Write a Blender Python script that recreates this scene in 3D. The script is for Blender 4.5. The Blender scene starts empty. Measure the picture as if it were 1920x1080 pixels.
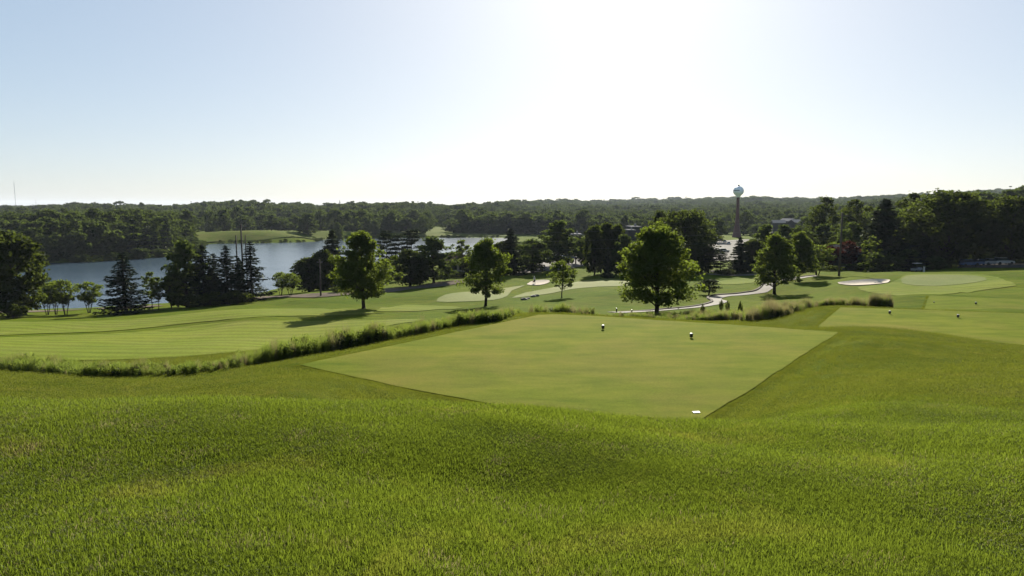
import bpy, bmesh, math, random
import numpy as np
from mathutils import Vector, Matrix
from mathutils.geometry import delaunay_2d_cdt

R = math.radians
SC = bpy.context.scene
COL = SC.collection

# ------------------------------------------------------------------ camera, sky, sun, exposure
CZ = 30.0                     # height of the lens above datum (metres)
PITCH = R(6.80)               # the camera looks slightly down
F = 1280.0                    # focal length in photograph pixels (24 mm on 36 mm)
cam_d = bpy.data.cameras.new('camera'); cam = bpy.data.objects.new('camera', cam_d); COL.objects.link(cam)
cam.location = (0, 0, CZ); cam.rotation_euler = (math.pi/2 - PITCH, 0, 0)
cam_d.lens = 24; cam_d.sensor_width = 36; cam_d.clip_end = 30000; cam_d.clip_start = 0.1
SC.camera = cam
SUN_EL, SUN_AZ = R(26.5), R(9.0)        # azimuth to the right of the view axis (+Y)
w = bpy.data.worlds.new('World'); SC.world = w; w.use_nodes = True
nt = w.node_tree; nt.nodes.clear()
sky = nt.nodes.new('ShaderNodeTexSky'); sky.sky_type = 'NISHITA'; sky.sun_disc = False
sky.sun_elevation = SUN_EL; sky.sun_rotation = SUN_AZ
sky.air_density = 0.8; sky.dust_density = 1.0; sky.ozone_density = 2.2; sky.altitude = 200
bg = nt.nodes.new('ShaderNodeBackground'); bg.inputs[1].default_value = 0.0535
wo = nt.nodes.new('ShaderNodeOutputWorld')
# the photograph's sky is pale and evenly bright: soften the sky's contrast a little
hs = nt.nodes.new('ShaderNodeHueSaturation'); hs.inputs['Saturation'].default_value = 1.2; hs.inputs['Value'].default_value = 5.7
ti = nt.nodes.new('ShaderNodeMix'); ti.data_type = 'RGBA'; ti.blend_type = 'MULTIPLY'; ti.inputs[0].default_value = 1; ti.inputs[7].default_value = (.89, 1.0, 1.08, 1)
gm = nt.nodes.new('ShaderNodeGamma'); gm.inputs['Gamma'].default_value = .42
nt.links.new(sky.outputs[0], hs.inputs['Color']); nt.links.new(hs.outputs[0], ti.inputs[6]); nt.links.new(ti.outputs[2], gm.inputs[0]); nt.links.new(gm.outputs[0], bg.inputs[0])
nt.links.new(bg.outputs[0], wo.inputs[0])
sd = bpy.data.lights.new('sun', 'SUN'); sd.energy = 5.0; sd.angle = R(0.6); sd.color = (1.0, 0.94, 0.82)
sun = bpy.data.objects.new('sun', sd); COL.objects.link(sun)
sv = Vector((math.sin(SUN_AZ)*math.cos(SUN_EL), math.cos(SUN_AZ)*math.cos(SUN_EL), math.sin(SUN_EL)))
sun.rotation_euler = sv.to_track_quat('Z', 'Y').to_euler(); sun.location = (0, 60, 120)
SC.view_settings.view_transform = 'Standard'; SC.view_settings.look = 'None'
SC.view_settings.exposure = 1.6; SC.view_settings.gamma = 1.0
SC.render.engine = 'CYCLES'
SC.cycles.max_bounces = 6; SC.cycles.diffuse_bounces = 3; SC.cycles.glossy_bounces = 2
SC.cycles.transmission_bounces = 4; SC.cycles.volume_bounces = 0; SC.cycles.transparent_max_bounces = 4
SC.cycles.use_denoising = True; SC.cycles.denoising_prefilter = 'ACCURATE'

# ------------------------------------------------------------------ rays and terrain
cp, sp = math.cos(PITCH), math.sin(PITCH)
def ray(px, py):
    px = np.asarray(px, float); py = np.asarray(py, float)
    x = (px-960)/F; up = (540-py)/F
    Y = cp + up*sp; Z = -sp + up*cp
    return x/Y, Z/Y           # lateral and vertical metres per metre of depth
def P3(px, py, D):
    a, b = ray(px, py); return (float(a)*D, D, CZ + float(b)*D)

W_Z = CZ - 24.5               # lake level
# control points: (pixel x, pixel y, depth) seen on the ground ...
CPX = [
 (565,685,29),(1300,795,21),(1568,622,37.1),(1040,590,43.1),(1120,680,30),
 (560,668,33.5),(760,624,40.7),(985,588,48.5),(400,692,32.5),(200,705,32.5),(0,702,33.5),(-300,690,36),
 (0,728,25),(300,735,22),(560,722,21),
 (1572,578,53),(1535,614,44.4),(1920,646,40),(1910,588,50.5),(1740,557,70),(1733,580,61.8),(1920,562,69),(2150,660,40),(2200,600,55),
 (1440,617,43.5),
 # fairway below on the left
 (0,655,58),(200,652,60),(400,640,62),(560,638,62),(760,604,72),(990,574,88),(0,630,78),(200,630,78),(400,616,82),(600,603,84),
 (0,604,100),(200,600,105),(450,598,88),(450,580,110),(200,587,124),(60,592,118),(320,580,130),(500,565,134),(500,556,148),(330,570,148),(130,581,142),
 (678,586,95),(560,590,98),(700,566,120),(720,545,152),(620,556,140),(850,598,82),(910,573,105),(880,552,128),(870,528,160),(800,575,108),
 (-300,650,60),(-300,600,110),
 # centre
 (1236,598,74),(1150,587,82),(1055,558,113),(1000,566,105),(960,560,118),(1000,550,128),(1100,530,147),(1100,546,122),(1150,541,126),(1060,522,165),(1200,541,125),(1200,520,160),
 (1080,496,212),(1000,503,192),(1300,570,92),(1350,561,100),(1300,545,118),(1380,545,118),(1420,530,136),(1340,527,142),(1360,514,160),(1440,536,121),(1350,585,74),(1350,600,58),(1450,606,49),(1450,575,86),
 (1457,549,115),(1502,531,135),(1530,519,144),(1573,520,143),(1620,576,57),(1620,556,92),(1660,545,100),(1500,560,100),
 (1700,552,96),(1750,530,118),(1620,528,120),(1750,511,140),(1650,512,145),(1850,512,135),(1850,540,98),(1920,525,108),(1920,505,140),(2200,540,100),(2200,505,150),
 (1370,478,262),(1330,495,215),(1400,449,440),(1380,447,480),(1300,470,285),
]
# ... and (x, depth, height relative to the lens)
CPW = [
 (0,0.6,-1.55),(-2,1.5,-1.58),(2,1.5,-1.6),(0,3,-1.74),(-3,3,-1.74),(3,3,-1.78),(0,6,-2.16),(-5,6,-2.14),(5,6,-2.3),(8,7,-2.62),(-9,6,-2.1),
 (0,11,-3.44),(-5,10.5,-3.10),(-10,10.5,-2.98),(-16,11,-3.1),(4,13,-4.36),(9,12,-3.75),(12,16,-4.45),(16,20,-5.15),(22,30,-6.75),(15,27,-6.3),(10,19,-5.0),(22,22,-5.4),(30,30,-6.6),(-22,12,-3.4),
 (0,16,-5.5),(-6,16,-5.3),(1.5,18,-6.15),(-12,16,-5.1),(-4,21,-6.2),
 (2,58,-10.2),(-10,58,-10.6),(12,58,-9.8),(25,68,-10.6),
 # lake bed and banks
 (-160,172,-23.6),(-110,172,-23.4),(-70,185,-23.2),(-50,215,-23.4),(-20,245,-22.8),(0,300,-21),(20,360,-21),(-120,260,-26),(-60,330,-26),(-60,450,-26),(-200,240,-26),
 (-230,330,-21.5),(-150,335,-21.5),(-170,420,-17.5),(-300,420,-17.5),(-130,480,-20),(-280,600,-14),(-420,700,-12),(-150,640,-15.5),(-60,700,-15),(-230,800,-13),(-120,560,-19),(-180,520,-18),
 (-40,640,-18),(0,580,-23),(40,650,-20),(0,800,-14),(120,700,-20),(120,900,-16),(0,1200,-14),(-400,1200,-10),(400,1200,-22),(200,560,-22),(280,480,-19),(60,480,-22),
 (60,270,-19),(100,350,-20.5),(130,240,-18),(200,300,-18),(300,330,-13),(250,220,-14.5),(180,190,-14.3),(260,360,-8),(330,420,-4),(300,300,-9),(160,260,-17),
 (400,700,-18),(600,800,-10),(0,2500,-4),(-1500,2500,-8),(1200,2500,2),(0,4500,18),(-2500,4500,0),(2500,4500,22),(1500,4000,20),(0,8500,18),(-6000,8500,10),(6000,8500,20),
 (600,1400,-14),(200,1800,-16),(-300,1800,-12),(900,1600,-10),
]
pts = []
for px, py, D in CPX: pts.append(P3(px, py, D))
for x, y, z in CPW: pts.append((x, y, CZ+z))
pts = np.array(pts)
AS = 3.2
def uv(x, y):
    y = np.asarray(y, float); x = np.asarray(x, float)
    r = np.sqrt(x*x+y*y); a = np.arctan2(x, y)
    a = np.clip(a, -0.95, 0.95)
    return np.stack([a*AS, np.log(np.maximum(r, 1.5)+1.0)*1.6], -1)
def tps_k(d2): return 0.5*d2*np.log(d2+1e-9)
U = uv(pts[:,0], pts[:,1]); n = len(U)
d2 = ((U[:,None]-U[None])**2).sum(-1)
A = np.zeros((n+3, n+3)); A[:n,:n] = tps_k(d2) + np.eye(n)*0.002
A[:n,n] = 1; A[:n,n+1:] = U; A[n,:n] = 1; A[n+1:,:n] = U.T
sol = np.linalg.solve(A, np.concatenate([pts[:,2], np.zeros(3)]))
def H_raw(x, y):
    q = uv(x, y).reshape(-1, 2); out = np.empty(len(q))
    for i in range(0, len(q), 20000):
        c = q[i:i+20000]; k = tps_k(((c[:,None]-U[None])**2).sum(-1))
        out[i:i+20000] = k@sol[:n] + sol[n] + c@sol[n+1:]
    return out.reshape(np.shape(x))
def sdist(poly, x, y):
    """signed distance to a polygon, negative inside"""
    P = np.asarray(poly, float); x = np.asarray(x, float); y = np.asarray(y, float)
    d = np.full(x.shape, 1e18); ins = np.zeros(x.shape, bool)
    for i in range(len(P)):
        ax, ay = P[i]; bx, by = P[(i+1) % len(P)]
        ex, ey = bx-ax, by-ay; L = ex*ex+ey*ey+1e-12
        t = np.clip(((x-ax)*ex+(y-ay)*ey)/L, 0, 1)
        d = np.minimum(d, (x-ax-t*ex)**2+(y-ay-t*ey)**2)
        c = ((ay > y) != (by > y)) & (x < (bx-ax)*(y-ay)/(by-ay+1e-12)+ax)
        ins ^= c
    d = np.sqrt(d); return np.where(ins, -d, d)
def ss(t): t = np.clip(t, 0, 1); return t*t*(3-2*t)
def smooth(poly, k=4, closed=True):
    P = np.array(poly, float); n_ = len(P); out = []
    rng_ = range(n_) if closed else range(n_-1)
    for i in rng_:
        if closed: p0, p1, p2, p3 = P[i-1], P[i], P[(i+1) % n_], P[(i+2) % n_]
        else: p0, p1, p2, p3 = P[max(i-1,0)], P[i], P[i+1], P[min(i+2, n_-1)]
        for j in range(k):
            t = j/k
            out.append(0.5*((2*p1)+(p2-p0)*t+(2*p0-5*p1+4*p2-p3)*t*t+(3*p1-p0-3*p2+p3)*t**3))
    if not closed: out.append(P[-1])
    return np.array(out)
def at_plane(pxs, z):
    """photograph points on the level plane at height z (relative to the lens)"""
    out = []
    for px, py in pxs:
        a, b = ray(px, py); D = z/float(b); out.append((float(a)*D, D))
    return np.array(out)

# plateaus of the three tees (corner points on their level planes)
TEE1_Z, TEE2_Z, TEE3_Z = -6.84, -7.9, -9.3
tee1 = at_plane([(562,685),(800,737),(1060,783),(1180,795),(1300,797),(1398,738),(1500,670),(1572,624),(1475,617),(1390,611),(1110,593),(1045,590),(1010,591)], TEE1_Z)
tee2 = at_plane([(1533,614),(1590,619),(1700,629),(1800,638),(1920,648),(2100,655),(2080,600),(1910,588),(1740,582),(1576,577)], TEE2_Z)
tee3 = at_plane([(1732,584),(1900,592),(2150,600),(2140,570),(1920,562),(1742,555)], TEE3_Z)
lake = at_plane([(-420,590),(60,582),(260,573),(440,560),(560,532),(640,505),(740,492),(830,482),(910,474),(945,466),(962,455),(962,448),
                 (950,446),(835,445.3),(700,447),(600,449),(590,453),(480,456),(400,457),(372,462),(352,476),(200,489),(60,493),(-200,500),(-420,505)], -24.5)
lake = smooth(lake, 3)

_lattice = np.random.RandomState(5).rand(256, 256)
def vnoise(x, y):
    xi = np.floor(x).astype(int); yi = np.floor(y).astype(int); fx = x-xi; fy = y-yi
    fx = fx*fx*(3-2*fx); fy = fy*fy*(3-2*fy)
    g = lambda a, b: _lattice[a % 256, b % 256]
    return (g(xi,yi)*(1-fx)+g(xi+1,yi)*fx)*(1-fy)+(g(xi,yi+1)*(1-fx)+g(xi+1,yi+1)*fx)*fy - .5

_sr = [(-900,392),(0,393),(60,390),(140,386),(230,385),(330,390),(380,385),(450,381),(520,384),(560,382),(590,387),(630,383),(740,381),(850,386),(900,384),(950,380),(1050,378),(1200,378),(1300,375),(1400,374),(1500,377),(1600,376),(1700,374),(1850,367),(2700,366)]
SKA = [math.degrees(math.atan2(float(ray(a, b)[0]), 1)) for a, b in _sr]; SKT = [float(ray(a, b)[1]) for a, b in _sr]
BUNKERS = []          # world polygons, filled below
def H(x, y):
    x = np.asarray(x, float); y = np.asarray(y, float)
    z = H_raw(x, y) - CZ
    r = np.sqrt(x*x+y*y)
    amp = np.clip((r-4)/60, 0, 1)
    und = vnoise(x/19+3, y/19)*0.9 + vnoise(x/8, y/8+7)*0.45
    z = z + und*amp*np.clip(1-(r-160)/200, 0.25, 1)
    z = z + (vnoise(x/3.4+.4*y/3, y/2.2)*0.40+vnoise(x/1.1+9, y/0.8)*0.06)*np.clip(1-r/60, 0, 1)*np.clip(r/5, .4, 1)
    s_ = (x+1.8)*.71+(y-7.1)*.70; u_ = (x+1.8)*.70-(y-7.1)*.71
    z = z + .13*np.exp(-((s_-.8)/1.0)**2)*np.exp(-(u_/4.2)**4)
    # far rolling ground: the wooded land climbs gently to the skyline ridge
    az = np.degrees(np.arctan2(x, np.maximum(y, 1e-3))); az = np.where(y <= 0, np.sign(x)*90, az)
    sky_t = np.interp(az, SKA, SKT); ridge = np.interp(az, [-40,-20,-2,4,12,40], [1100,1150,1300,2600,3000,2600])
    st = np.interp(az, [-40,-20,0,15,24,30,40], [-.012,-.0165,-.0165,-.019,-.012,.002,.008])
    q = np.clip((np.log(np.maximum(r, 1))-math.log(600))/(np.log(ridge)-math.log(600)), 0, 1)
    zf = r*(st+(sky_t-st)*q**.8)-15.5; zr = ridge*sky_t-15.5
    zf = np.where(r > ridge, zr-(r-ridge)*.012, zf)
    zf = zf + (vnoise(x/110, y/110)*5+vnoise(x/300+4, y/300)*8)*np.clip((r-560)/400, 0, 1)*np.clip(r/1300, .6, 1.6)
    k = ss((r-np.interp(az, [-30,-20], [400,520]))/160); z = z*(1-k)+zf*k
    for poly, tz, mg, fo in ((tee1, TEE1_Z, .25, 1.8), (tee2, TEE2_Z, .25, 1.6), (tee3, TEE3_Z, .4, 2.5)):
        d = sdist(poly, x, y); k = 1-ss((d-mg)/fo)
        z = z*(1-k) + tz*k
    d = sdist(lake, x, y)
    k = 1-ss(d/26)
    bank = -24.2 + 0.05*np.maximum(d, 0)
    z = np.where(d < 26, np.where(d > 0, np.maximum(z*(1-k)+np.minimum(z, bank)*k, -24.2), -24.2-ss(-d/5)*1.6), z)
    z = np.where((d >= 26) & (r > 140) & (r < 3000), np.maximum(z, -23.6), z)
    for bp, dep, fo in BUNKERS:
        d = sdist(bp, x, y); z = z - dep*ss((-d+0.15)/fo)
        yc = float(bp[:,1].mean()); z = z + .10*np.exp(-(np.maximum(d, 0)/1.5)**2)*ss((y-yc)/2.5+.3)*(d > -.2)
    return z + CZ
_DD = np.exp(np.linspace(math.log(2.0), math.log(6000), 1500))
def hit(px, py, dmin=2.0):
    """ground point seen at a photograph pixel"""
    a, b = ray(px, py); D = _DD[_DD >= dmin]
    g = H(float(a)*D, D) - (CZ + float(b)*D)
    i = int(np.argmax(g > 0)) if (g > 0).any() else len(D)-1
    if i > 0:
        t = -g[i-1]/(g[i]-g[i-1]+1e-12); d = D[i-1]+(D[i]-D[i-1])*min(max(t, 0), 1)
    else: d = D[0]
    return float(a)*d, d
def hits(pl, dmin=2.0): return np.array([hit(px, py, dmin) for px, py in pl])
def h1(x, y): return float(H(np.array([x]), np.array([y]))[0])

# ------------------------------------------------------------------ object helpers
def tag(o, label=None, cat=None, group=None, kind=None):
    if label: o['label'] = label
    if cat: o['category'] = cat
    if group: o['group'] = group
    if kind: o['kind'] = kind
    return o
def empty(name, loc, rz=0.0, parent=None):
    o = bpy.data.objects.new(name, None); COL.objects.link(o)
    o.location = loc; o.rotation_euler = (0, 0, rz); o.empty_display_size = .3
    if parent: o.parent = parent
    return o
def mk(name, verts, faces, mats, parent=None, smooth_=False, mi=None):
    me = bpy.data.meshes.new(name)
    verts = np.asarray(verts, np.float32).reshape(-1, 3)
    if isinstance(faces, np.ndarray):
        k = faces.shape[1]; nf = len(faces)
        me.vertices.add(len(verts)); me.vertices.foreach_set('co', verts.ravel())
        me.loops.add(nf*k); me.loops.foreach_set('vertex_index', faces.astype(np.int32).ravel())
        me.polygons.add(nf); me.polygons.foreach_set('loop_start', np.arange(nf, dtype=np.int32)*k)
        me.update(calc_edges=True)
    else:
        me.from_pydata([tuple(v) for v in verts.tolist()], [], faces)
    if not isinstance(mats, (list, tuple)): mats = [mats]
    for m in mats: me.materials.append(m)
    if mi is not None: me.polygons.foreach_set('material_index', np.asarray(mi, np.int32))
    if smooth_: me.polygons.foreach_set('use_smooth', np.ones(len(me.polygons), bool))
    me.update()
    o = bpy.data.objects.new(name, me); COL.objects.link(o)
    if parent: o.parent = parent
    return o
class MB:
    """collects simple solids into one mesh"""
    def __init__(s): s.v = []; s.f = []
    def box(s, c, d, rz=0.0, taper=1.0):
        b = len(s.v); cx, cy, cz = c; dx, dy, dz = d[0]/2, d[1]/2, d[2]/2; ca, sa = math.cos(rz), math.sin(rz)
        for z, t in ((-dz, 1), (dz, taper)):
            for x, y in ((-dx,-dy),(dx,-dy),(dx,dy),(-dx,dy)):
                s.v.append((cx+(x*ca-y*sa)*t, cy+(x*sa+y*ca)*t, cz+z))
        s.f += [[b+i for i in q] for q in ((0,3,2,1),(4,5,6,7),(0,1,5,4),(1,2,6,5),(2,3,7,6),(3,0,4,7))]; return s
    def lathe(s, prof, c=(0,0,0), seg=16, cap=True):
        b = len(s.v)
        for r, z in prof:
            for i in range(seg):
                a = 2*math.pi*i/seg; s.v.append((c[0]+r*math.cos(a), c[1]+r*math.sin(a), c[2]+z))
        for j in range(len(prof)-1):
            for i in range(seg):
                k = (i+1) % seg; s.f.append([b+j*seg+i, b+j*seg+k, b+(j+1)*seg+k, b+(j+1)*seg+i])
        if cap:
            s.f.append([b+i for i in range(seg)][::-1]); s.f.append([b+(len(prof)-1)*seg+i for i in range(seg)])
        return s
    def tube(s, P, rad, seg=6):
        P = [Vector(p) for p in P]; b = len(s.v)
        if not hasattr(rad, '__len__'): rad = [rad]*len(P)
        for i, p in enumerate(P):
            t = (P[min(i+1, len(P)-1)]-P[max(i-1, 0)]).normalized()
            u = t.cross(Vector((0,0,1)) if abs(t.z) < .9 else Vector((1,0,0))).normalized(); v = t.cross(u)
            for k in range(seg):
                a = 2*math.pi*k/seg; q = p+(u*math.cos(a)+v*math.sin(a))*rad[i]; s.v.append(tuple(q))
        for i in range(len(P)-1):
            for k in range(seg):
                m = (k+1) % seg; s.f.append([b+i*seg+k, b+i*seg+m, b+(i+1)*seg+m, b+(i+1)*seg+k])
        s.f.append([b+k for k in range(seg)][::-1]); s.f.append([b+(len(P)-1)*seg+k for k in range(seg)])
        return s
    def prism(s, prof, y0, y1):
        """profile in XZ extruded along Y"""
        b = len(s.v); n_ = len(prof)
        for y in (y0, y1):
            for x, z in prof: s.v.append((x, y, z))
        s.f.append([b+i for i in range(n_)]); s.f.append([b+n_+i for i in range(n_)][::-1])
        for i in range(n_):
            k = (i+1) % n_; s.f.append([b+i, b+n_+i, b+n_+k, b+k])
        return s
    def build(s, name, mat, parent=None, smooth_=False): return mk(name, s.v, s.f, mat, parent, smooth_)

# ------------------------------------------------------------------ materials
def nodes(name):
    m = bpy.data.materials.new(name); m.use_nodes = True; t = m.node_tree; t.nodes.clear()
    out = t.nodes.new('ShaderNodeOutputMaterial'); return m, t, out
def noise(t, scale, detail=4, rough=.6, vec=None, dist=0.0):
    n_ = t.nodes.new('ShaderNodeTexNoise'); n_.inputs['Scale'].default_value = scale
    n_.inputs['Detail'].default_value = detail; n_.inputs['Roughness'].default_value = rough
    n_.inputs['Distortion'].default_value = dist
    if vec is not None: t.links.new(vec, n_.inputs['Vector'])
    return n_
def ramp(t, fac, stops):
    r = t.nodes.new('ShaderNodeValToRGB'); e = r.color_ramp.elements
    while len(e) < len(stops): e.new(0.5)
    for i, (p_, c) in enumerate(stops): e[i].position = p_; e[i].color = (*c, 1) if len(c) == 3 else c
    t.links.new(fac, r.inputs[0]); return r
def mixc(t, a, b, fac, mode='MIX'):
    m = t.nodes.new('ShaderNodeMix'); m.data_type = 'RGBA'; m.blend_type = mode
    for sock, v in ((m.inputs[0], fac), (m.inputs[6], a), (m.inputs[7], b)):
        if isinstance(v, bpy.types.NodeSocket): t.links.new(v, sock)
        else: sock.default_value = v if not isinstance(v, tuple) else (*v, 1)
    return m.outputs[2]
def geo_pos(t, scale=(1,1,1), rot=0.0):
    g = t.nodes.new('ShaderNodeNewGeometry'); mp = t.nodes.new('ShaderNodeMapping')
    mp.inputs['Scale'].default_value = scale; mp.inputs['Rotation'].default_value = (0, 0, rot)
    t.links.new(g.outputs['Position'], mp.inputs['Vector']); return mp.outputs[0]
def plain(name, col, rough=.7, spec=.3, metal=0.0, var=.25, scale=6.0):
    col = tuple(min(1, c*.42) for c in col)
    m, t, out = nodes(name); b = t.nodes.new('ShaderNodeBsdfPrincipled')
    tc = t.nodes.new('ShaderNodeTexCoord'); n_ = noise(t, scale, 5, .65, tc.outputs['Object'])
    lo = tuple(c*(1-var) for c in col); hi = tuple(min(1, c*(1+var)) for c in col)
    r = ramp(t, n_.outputs[0], [(.3, lo), (.7, hi)])
    t.links.new(r.outputs[0], b.inputs['Base Color'])
    b.inputs['Roughness'].default_value = rough; b.inputs['Specular IOR Level'].default_value = spec
    b.inputs['Metallic'].default_value = metal
    t.links.new(b.outputs[0], out.inputs[0]); return m
def turf(name, dark, mid, light, dry, sheen=.25, bump=.5, stripes=0.0, dryamt=.35, fine=9.0, rough=.55, bdist=.05):
    """mown or rough grass surface seen as a mat of blades"""
    m, t, out = nodes(name); b = t.nodes.new('ShaderNodeBsdfPrincipled')
    g = geo_pos(t); gs = geo_pos(t, (.35, 1.0, 1.0), .15)
    n1 = noise(t, .16, 5, .6, g, .4); n2 = noise(t, 1.1, 5, .65, gs, .3); n3 = noise(t, fine, 3, .7, g)
    c = ramp(t, n2.outputs[0], [(.25, dark), (.5, mid), (.75, light)]).outputs[0]
    d1 = ramp(t, n1.outputs[0], [(.42, (0,0,0)), (.75, (dryamt,)*3)]).outputs[0]
    c = mixc(t, c, dry, d1)
    v = ramp(t, n3.outputs[0], [(.2, (.55,.55,.5)), (.8, (1.4,1.45,1.3))]).outputs[0]
    c = mixc(t, c, v, .8, 'MULTIPLY')
    n4 = noise(t, .035, 3, .5, g); v4 = ramp(t, n4.outputs[0], [(.35, (.82,.9,.8)), (.65, (1.15,1.08,1.1))]).outputs[0]
    c = mixc(t, c, v4, .9, 'MULTIPLY')
    if stripes:
        wv = t.nodes.new('ShaderNodeTexWave'); wv.inputs['Scale'].default_value = .11; wv.inputs['Distortion'].default_value = 1.2
        wv.inputs['Detail'].default_value = 1; wv.bands_direction = 'Y'
        t.links.new(geo_pos(t, (1,1,1), .25), wv.inputs['Vector'])
        sv_ = ramp(t, wv.outputs[0], [(.35, (1-stripes,)*3), (.65, (1+stripes,)*3)]).outputs[0]
        c = mixc(t, c, sv_, 1.0, 'MULTIPLY')
    t.links.new(c, b.inputs['Base Color'])
    b.inputs['Roughness'].default_value = rough; b.inputs['Specular IOR Level'].default_value = sheen
    nb = noise(t, fine*2.2, 4, .75, g)
    bp = t.nodes.new('ShaderNodeBump'); bp.inputs['Strength'].default_value = bump; bp.inputs['Distance'].default_value = bdist
    t.links.new(nb.outputs[0], bp.inputs['Height']); t.links.new(bp.outputs[0], b.inputs['Normal'])
    t.links.new(b.outputs[0], out.inputs[0]); return m
M = {}
M['rough'] = turf('rough_turf', (.030,.056,.004), (.058,.080,.006), (.092,.104,.010), (.085,.070,.02), sheen=.008, bump=1.0, fine=14, rough=.95)
M['fairway'] = turf('fairway_turf', (.068,.090,.012), (.088,.108,.016), (.106,.120,.021), (.115,.112,.035), sheen=.008, bump=.25, stripes=.10, dryamt=.5, fine=5, rough=.9)
M['tee'] = turf('tee_turf', (.054,.078,.008), (.086,.104,.012), (.122,.128,.019), (.13,.105,.032), sheen=.006, bump=1.0, dryamt=.6, fine=22, bdist=.016, rough=.9)
M['green'] = turf('green_turf', (.080,.096,.022), (.093,.106,.028), (.108,.116,.035), (.12,.118,.045), sheen=.018, bump=.15, dryamt=.4, fine=4, rough=.85)
M['far_grass'] = turf('far_grass', (.040,.060,.008), (.060,.078,.011), (.08,.092,.018), (.095,.085,.03), sheen=.01, bump=.2, fine=1.5, dryamt=.6, rough=.9)
M['sand'] = plain('sand', (.95,.84,.70), .9, .0, var=.1, scale=1.5)
M['concrete'] = plain('concrete', (.25,.23,.20), .9, .03, var=.18, scale=.8)
M['path'] = plain('path_concrete', (.32,.29,.24), .9, .08, var=.22, scale=.7)
M['asphalt'] = plain('asphalt', (.12,.11,.10), .9, .0, var=.2, scale=.5)
M['road'] = plain('worn_road', (.25,.21,.17), .9, .0, var=.2, scale=.4)
M['dirt'] = plain('dirt', (.10,.08,.05), .95, .1, var=.4, scale=.6)
M['bark'] = plain('bark', (.055,.043,.032), .95, .1, var=.5, scale=5)
M['pole'] = plain('weathered_wood', (.14,.115,.095), .9, .1, var=.3, scale=3)
M['black'] = plain('black_plastic', (.012,.012,.012), .4, .4, var=.2)
M['white'] = plain('white_paint', (.78,.77,.72), .5, .4, var=.06)
M['steel_white'] = plain('tank_paint', (1.9,1.95,2.0), .35, .5, var=.05, scale=.2)
M['tower_red'] = plain('tower_brick_red', (.22,.085,.075), .6, .3, var=.12, scale=.3)
M['tower_dark'] = plain('tower_dark', (.05,.06,.10), .5, .4, var=.1)
M['roof_brown'] = plain('roof_brown', (.16,.11,.095), .95, .0, var=.25, scale=1.5)
M['roof_grey'] = plain('roof_grey', (.07,.07,.075), .95, .0, var=.2, scale=1.5)
M['roof_metal'] = plain('roof_metal', (.42,.41,.4), .9, .0, var=.1, scale=1)
M['wall_grey'] = plain('wall_grey', (.20,.21,.23), .85, .2, var=.15)
M['wall_white'] = plain('wall_white', (.55,.53,.5), .8, .2, var=.1)
M['wall_dark'] = plain('wall_dark', (.07,.07,.075), .85, .2, var=.2)
M['tyre'] = plain('tyre', (.02,.02,.02), .8, .2)
M['rock'] = plain('rock', (.22,.20,.17), .9, .2, var=.4, scale=3)
M['wire'] = plain('wire_metal', (.3,.3,.29), .3, .6, metal=.6)
M['stone_flag'] = plain('cloth_white', (.8,.8,.78), .8, .1, var=.05)
M['skin'] = plain('skin', (.42,.25,.17), .6, .3, var=.08)
M['navy'] = plain('navy_cloth', (.03,.035,.06), .85, .1, var=.2)
m, t, out = nodes('glass_dark'); b = t.nodes.new('ShaderNodeBsdfPrincipled'); b.inputs['Base Color'].default_value = (.02,.025,.03,1)
b.inputs['Roughness'].default_value = .08; t.links.new(b.outputs[0], out.inputs[0]); M['glass'] = m
def carpaint(name, col):
    m, t, out = nodes(name); b = t.nodes.new('ShaderNodeBsdfPrincipled'); b.inputs['Base Color'].default_value = (*col, 1)
    b.inputs['Roughness'].default_value = .25; b.inputs['Coat Weight'].default_value = .6
    t.links.new(b.outputs[0], out.inputs[0]); return m
for k, c in (('white', (.75,.75,.73)), ('silver', (.42,.44,.46)), ('blue', (.08,.14,.28)), ('dark', (.02,.02,.025)), ('red', (.35,.03,.025))):
    M['car_'+k] = carpaint('car_paint_'+k, tuple(q*.4 for q in c))
# water
m, t, out = nodes('lake_water'); b = t.nodes.new('ShaderNodeBsdfPrincipled')
b.inputs['Base Color'].default_value = (.03,.05,.07,1); b.inputs['Roughness'].default_value = .2; b.inputs['IOR'].default_value = 1.33
na = noise(t, .9, 4, .6, geo_pos(t, (.5,1.6,1))); nb = noise(t, .02, 3, .5, geo_pos(t, (.6,2.5,1)))
rr = ramp(t, nb.outputs[0], [(.4, (.25,)*3), (.62, (1,)*3)])
mu = t.nodes.new('ShaderNodeMath'); mu.operation = 'MULTIPLY'; t.links.new(na.outputs[0], mu.inputs[0]); t.links.new(rr.outputs[0], mu.inputs[1])
bp = t.nodes.new('ShaderNodeBump'); bp.inputs['Strength'].default_value = .28; bp.inputs['Distance'].default_value = .2
t.links.new(mu.outputs[0], bp.inputs['Height']); t.links.new(bp.outputs[0], b.inputs['Normal']); t.links.new(b.outputs[0], out.inputs[0]); M['water'] = m
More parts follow.
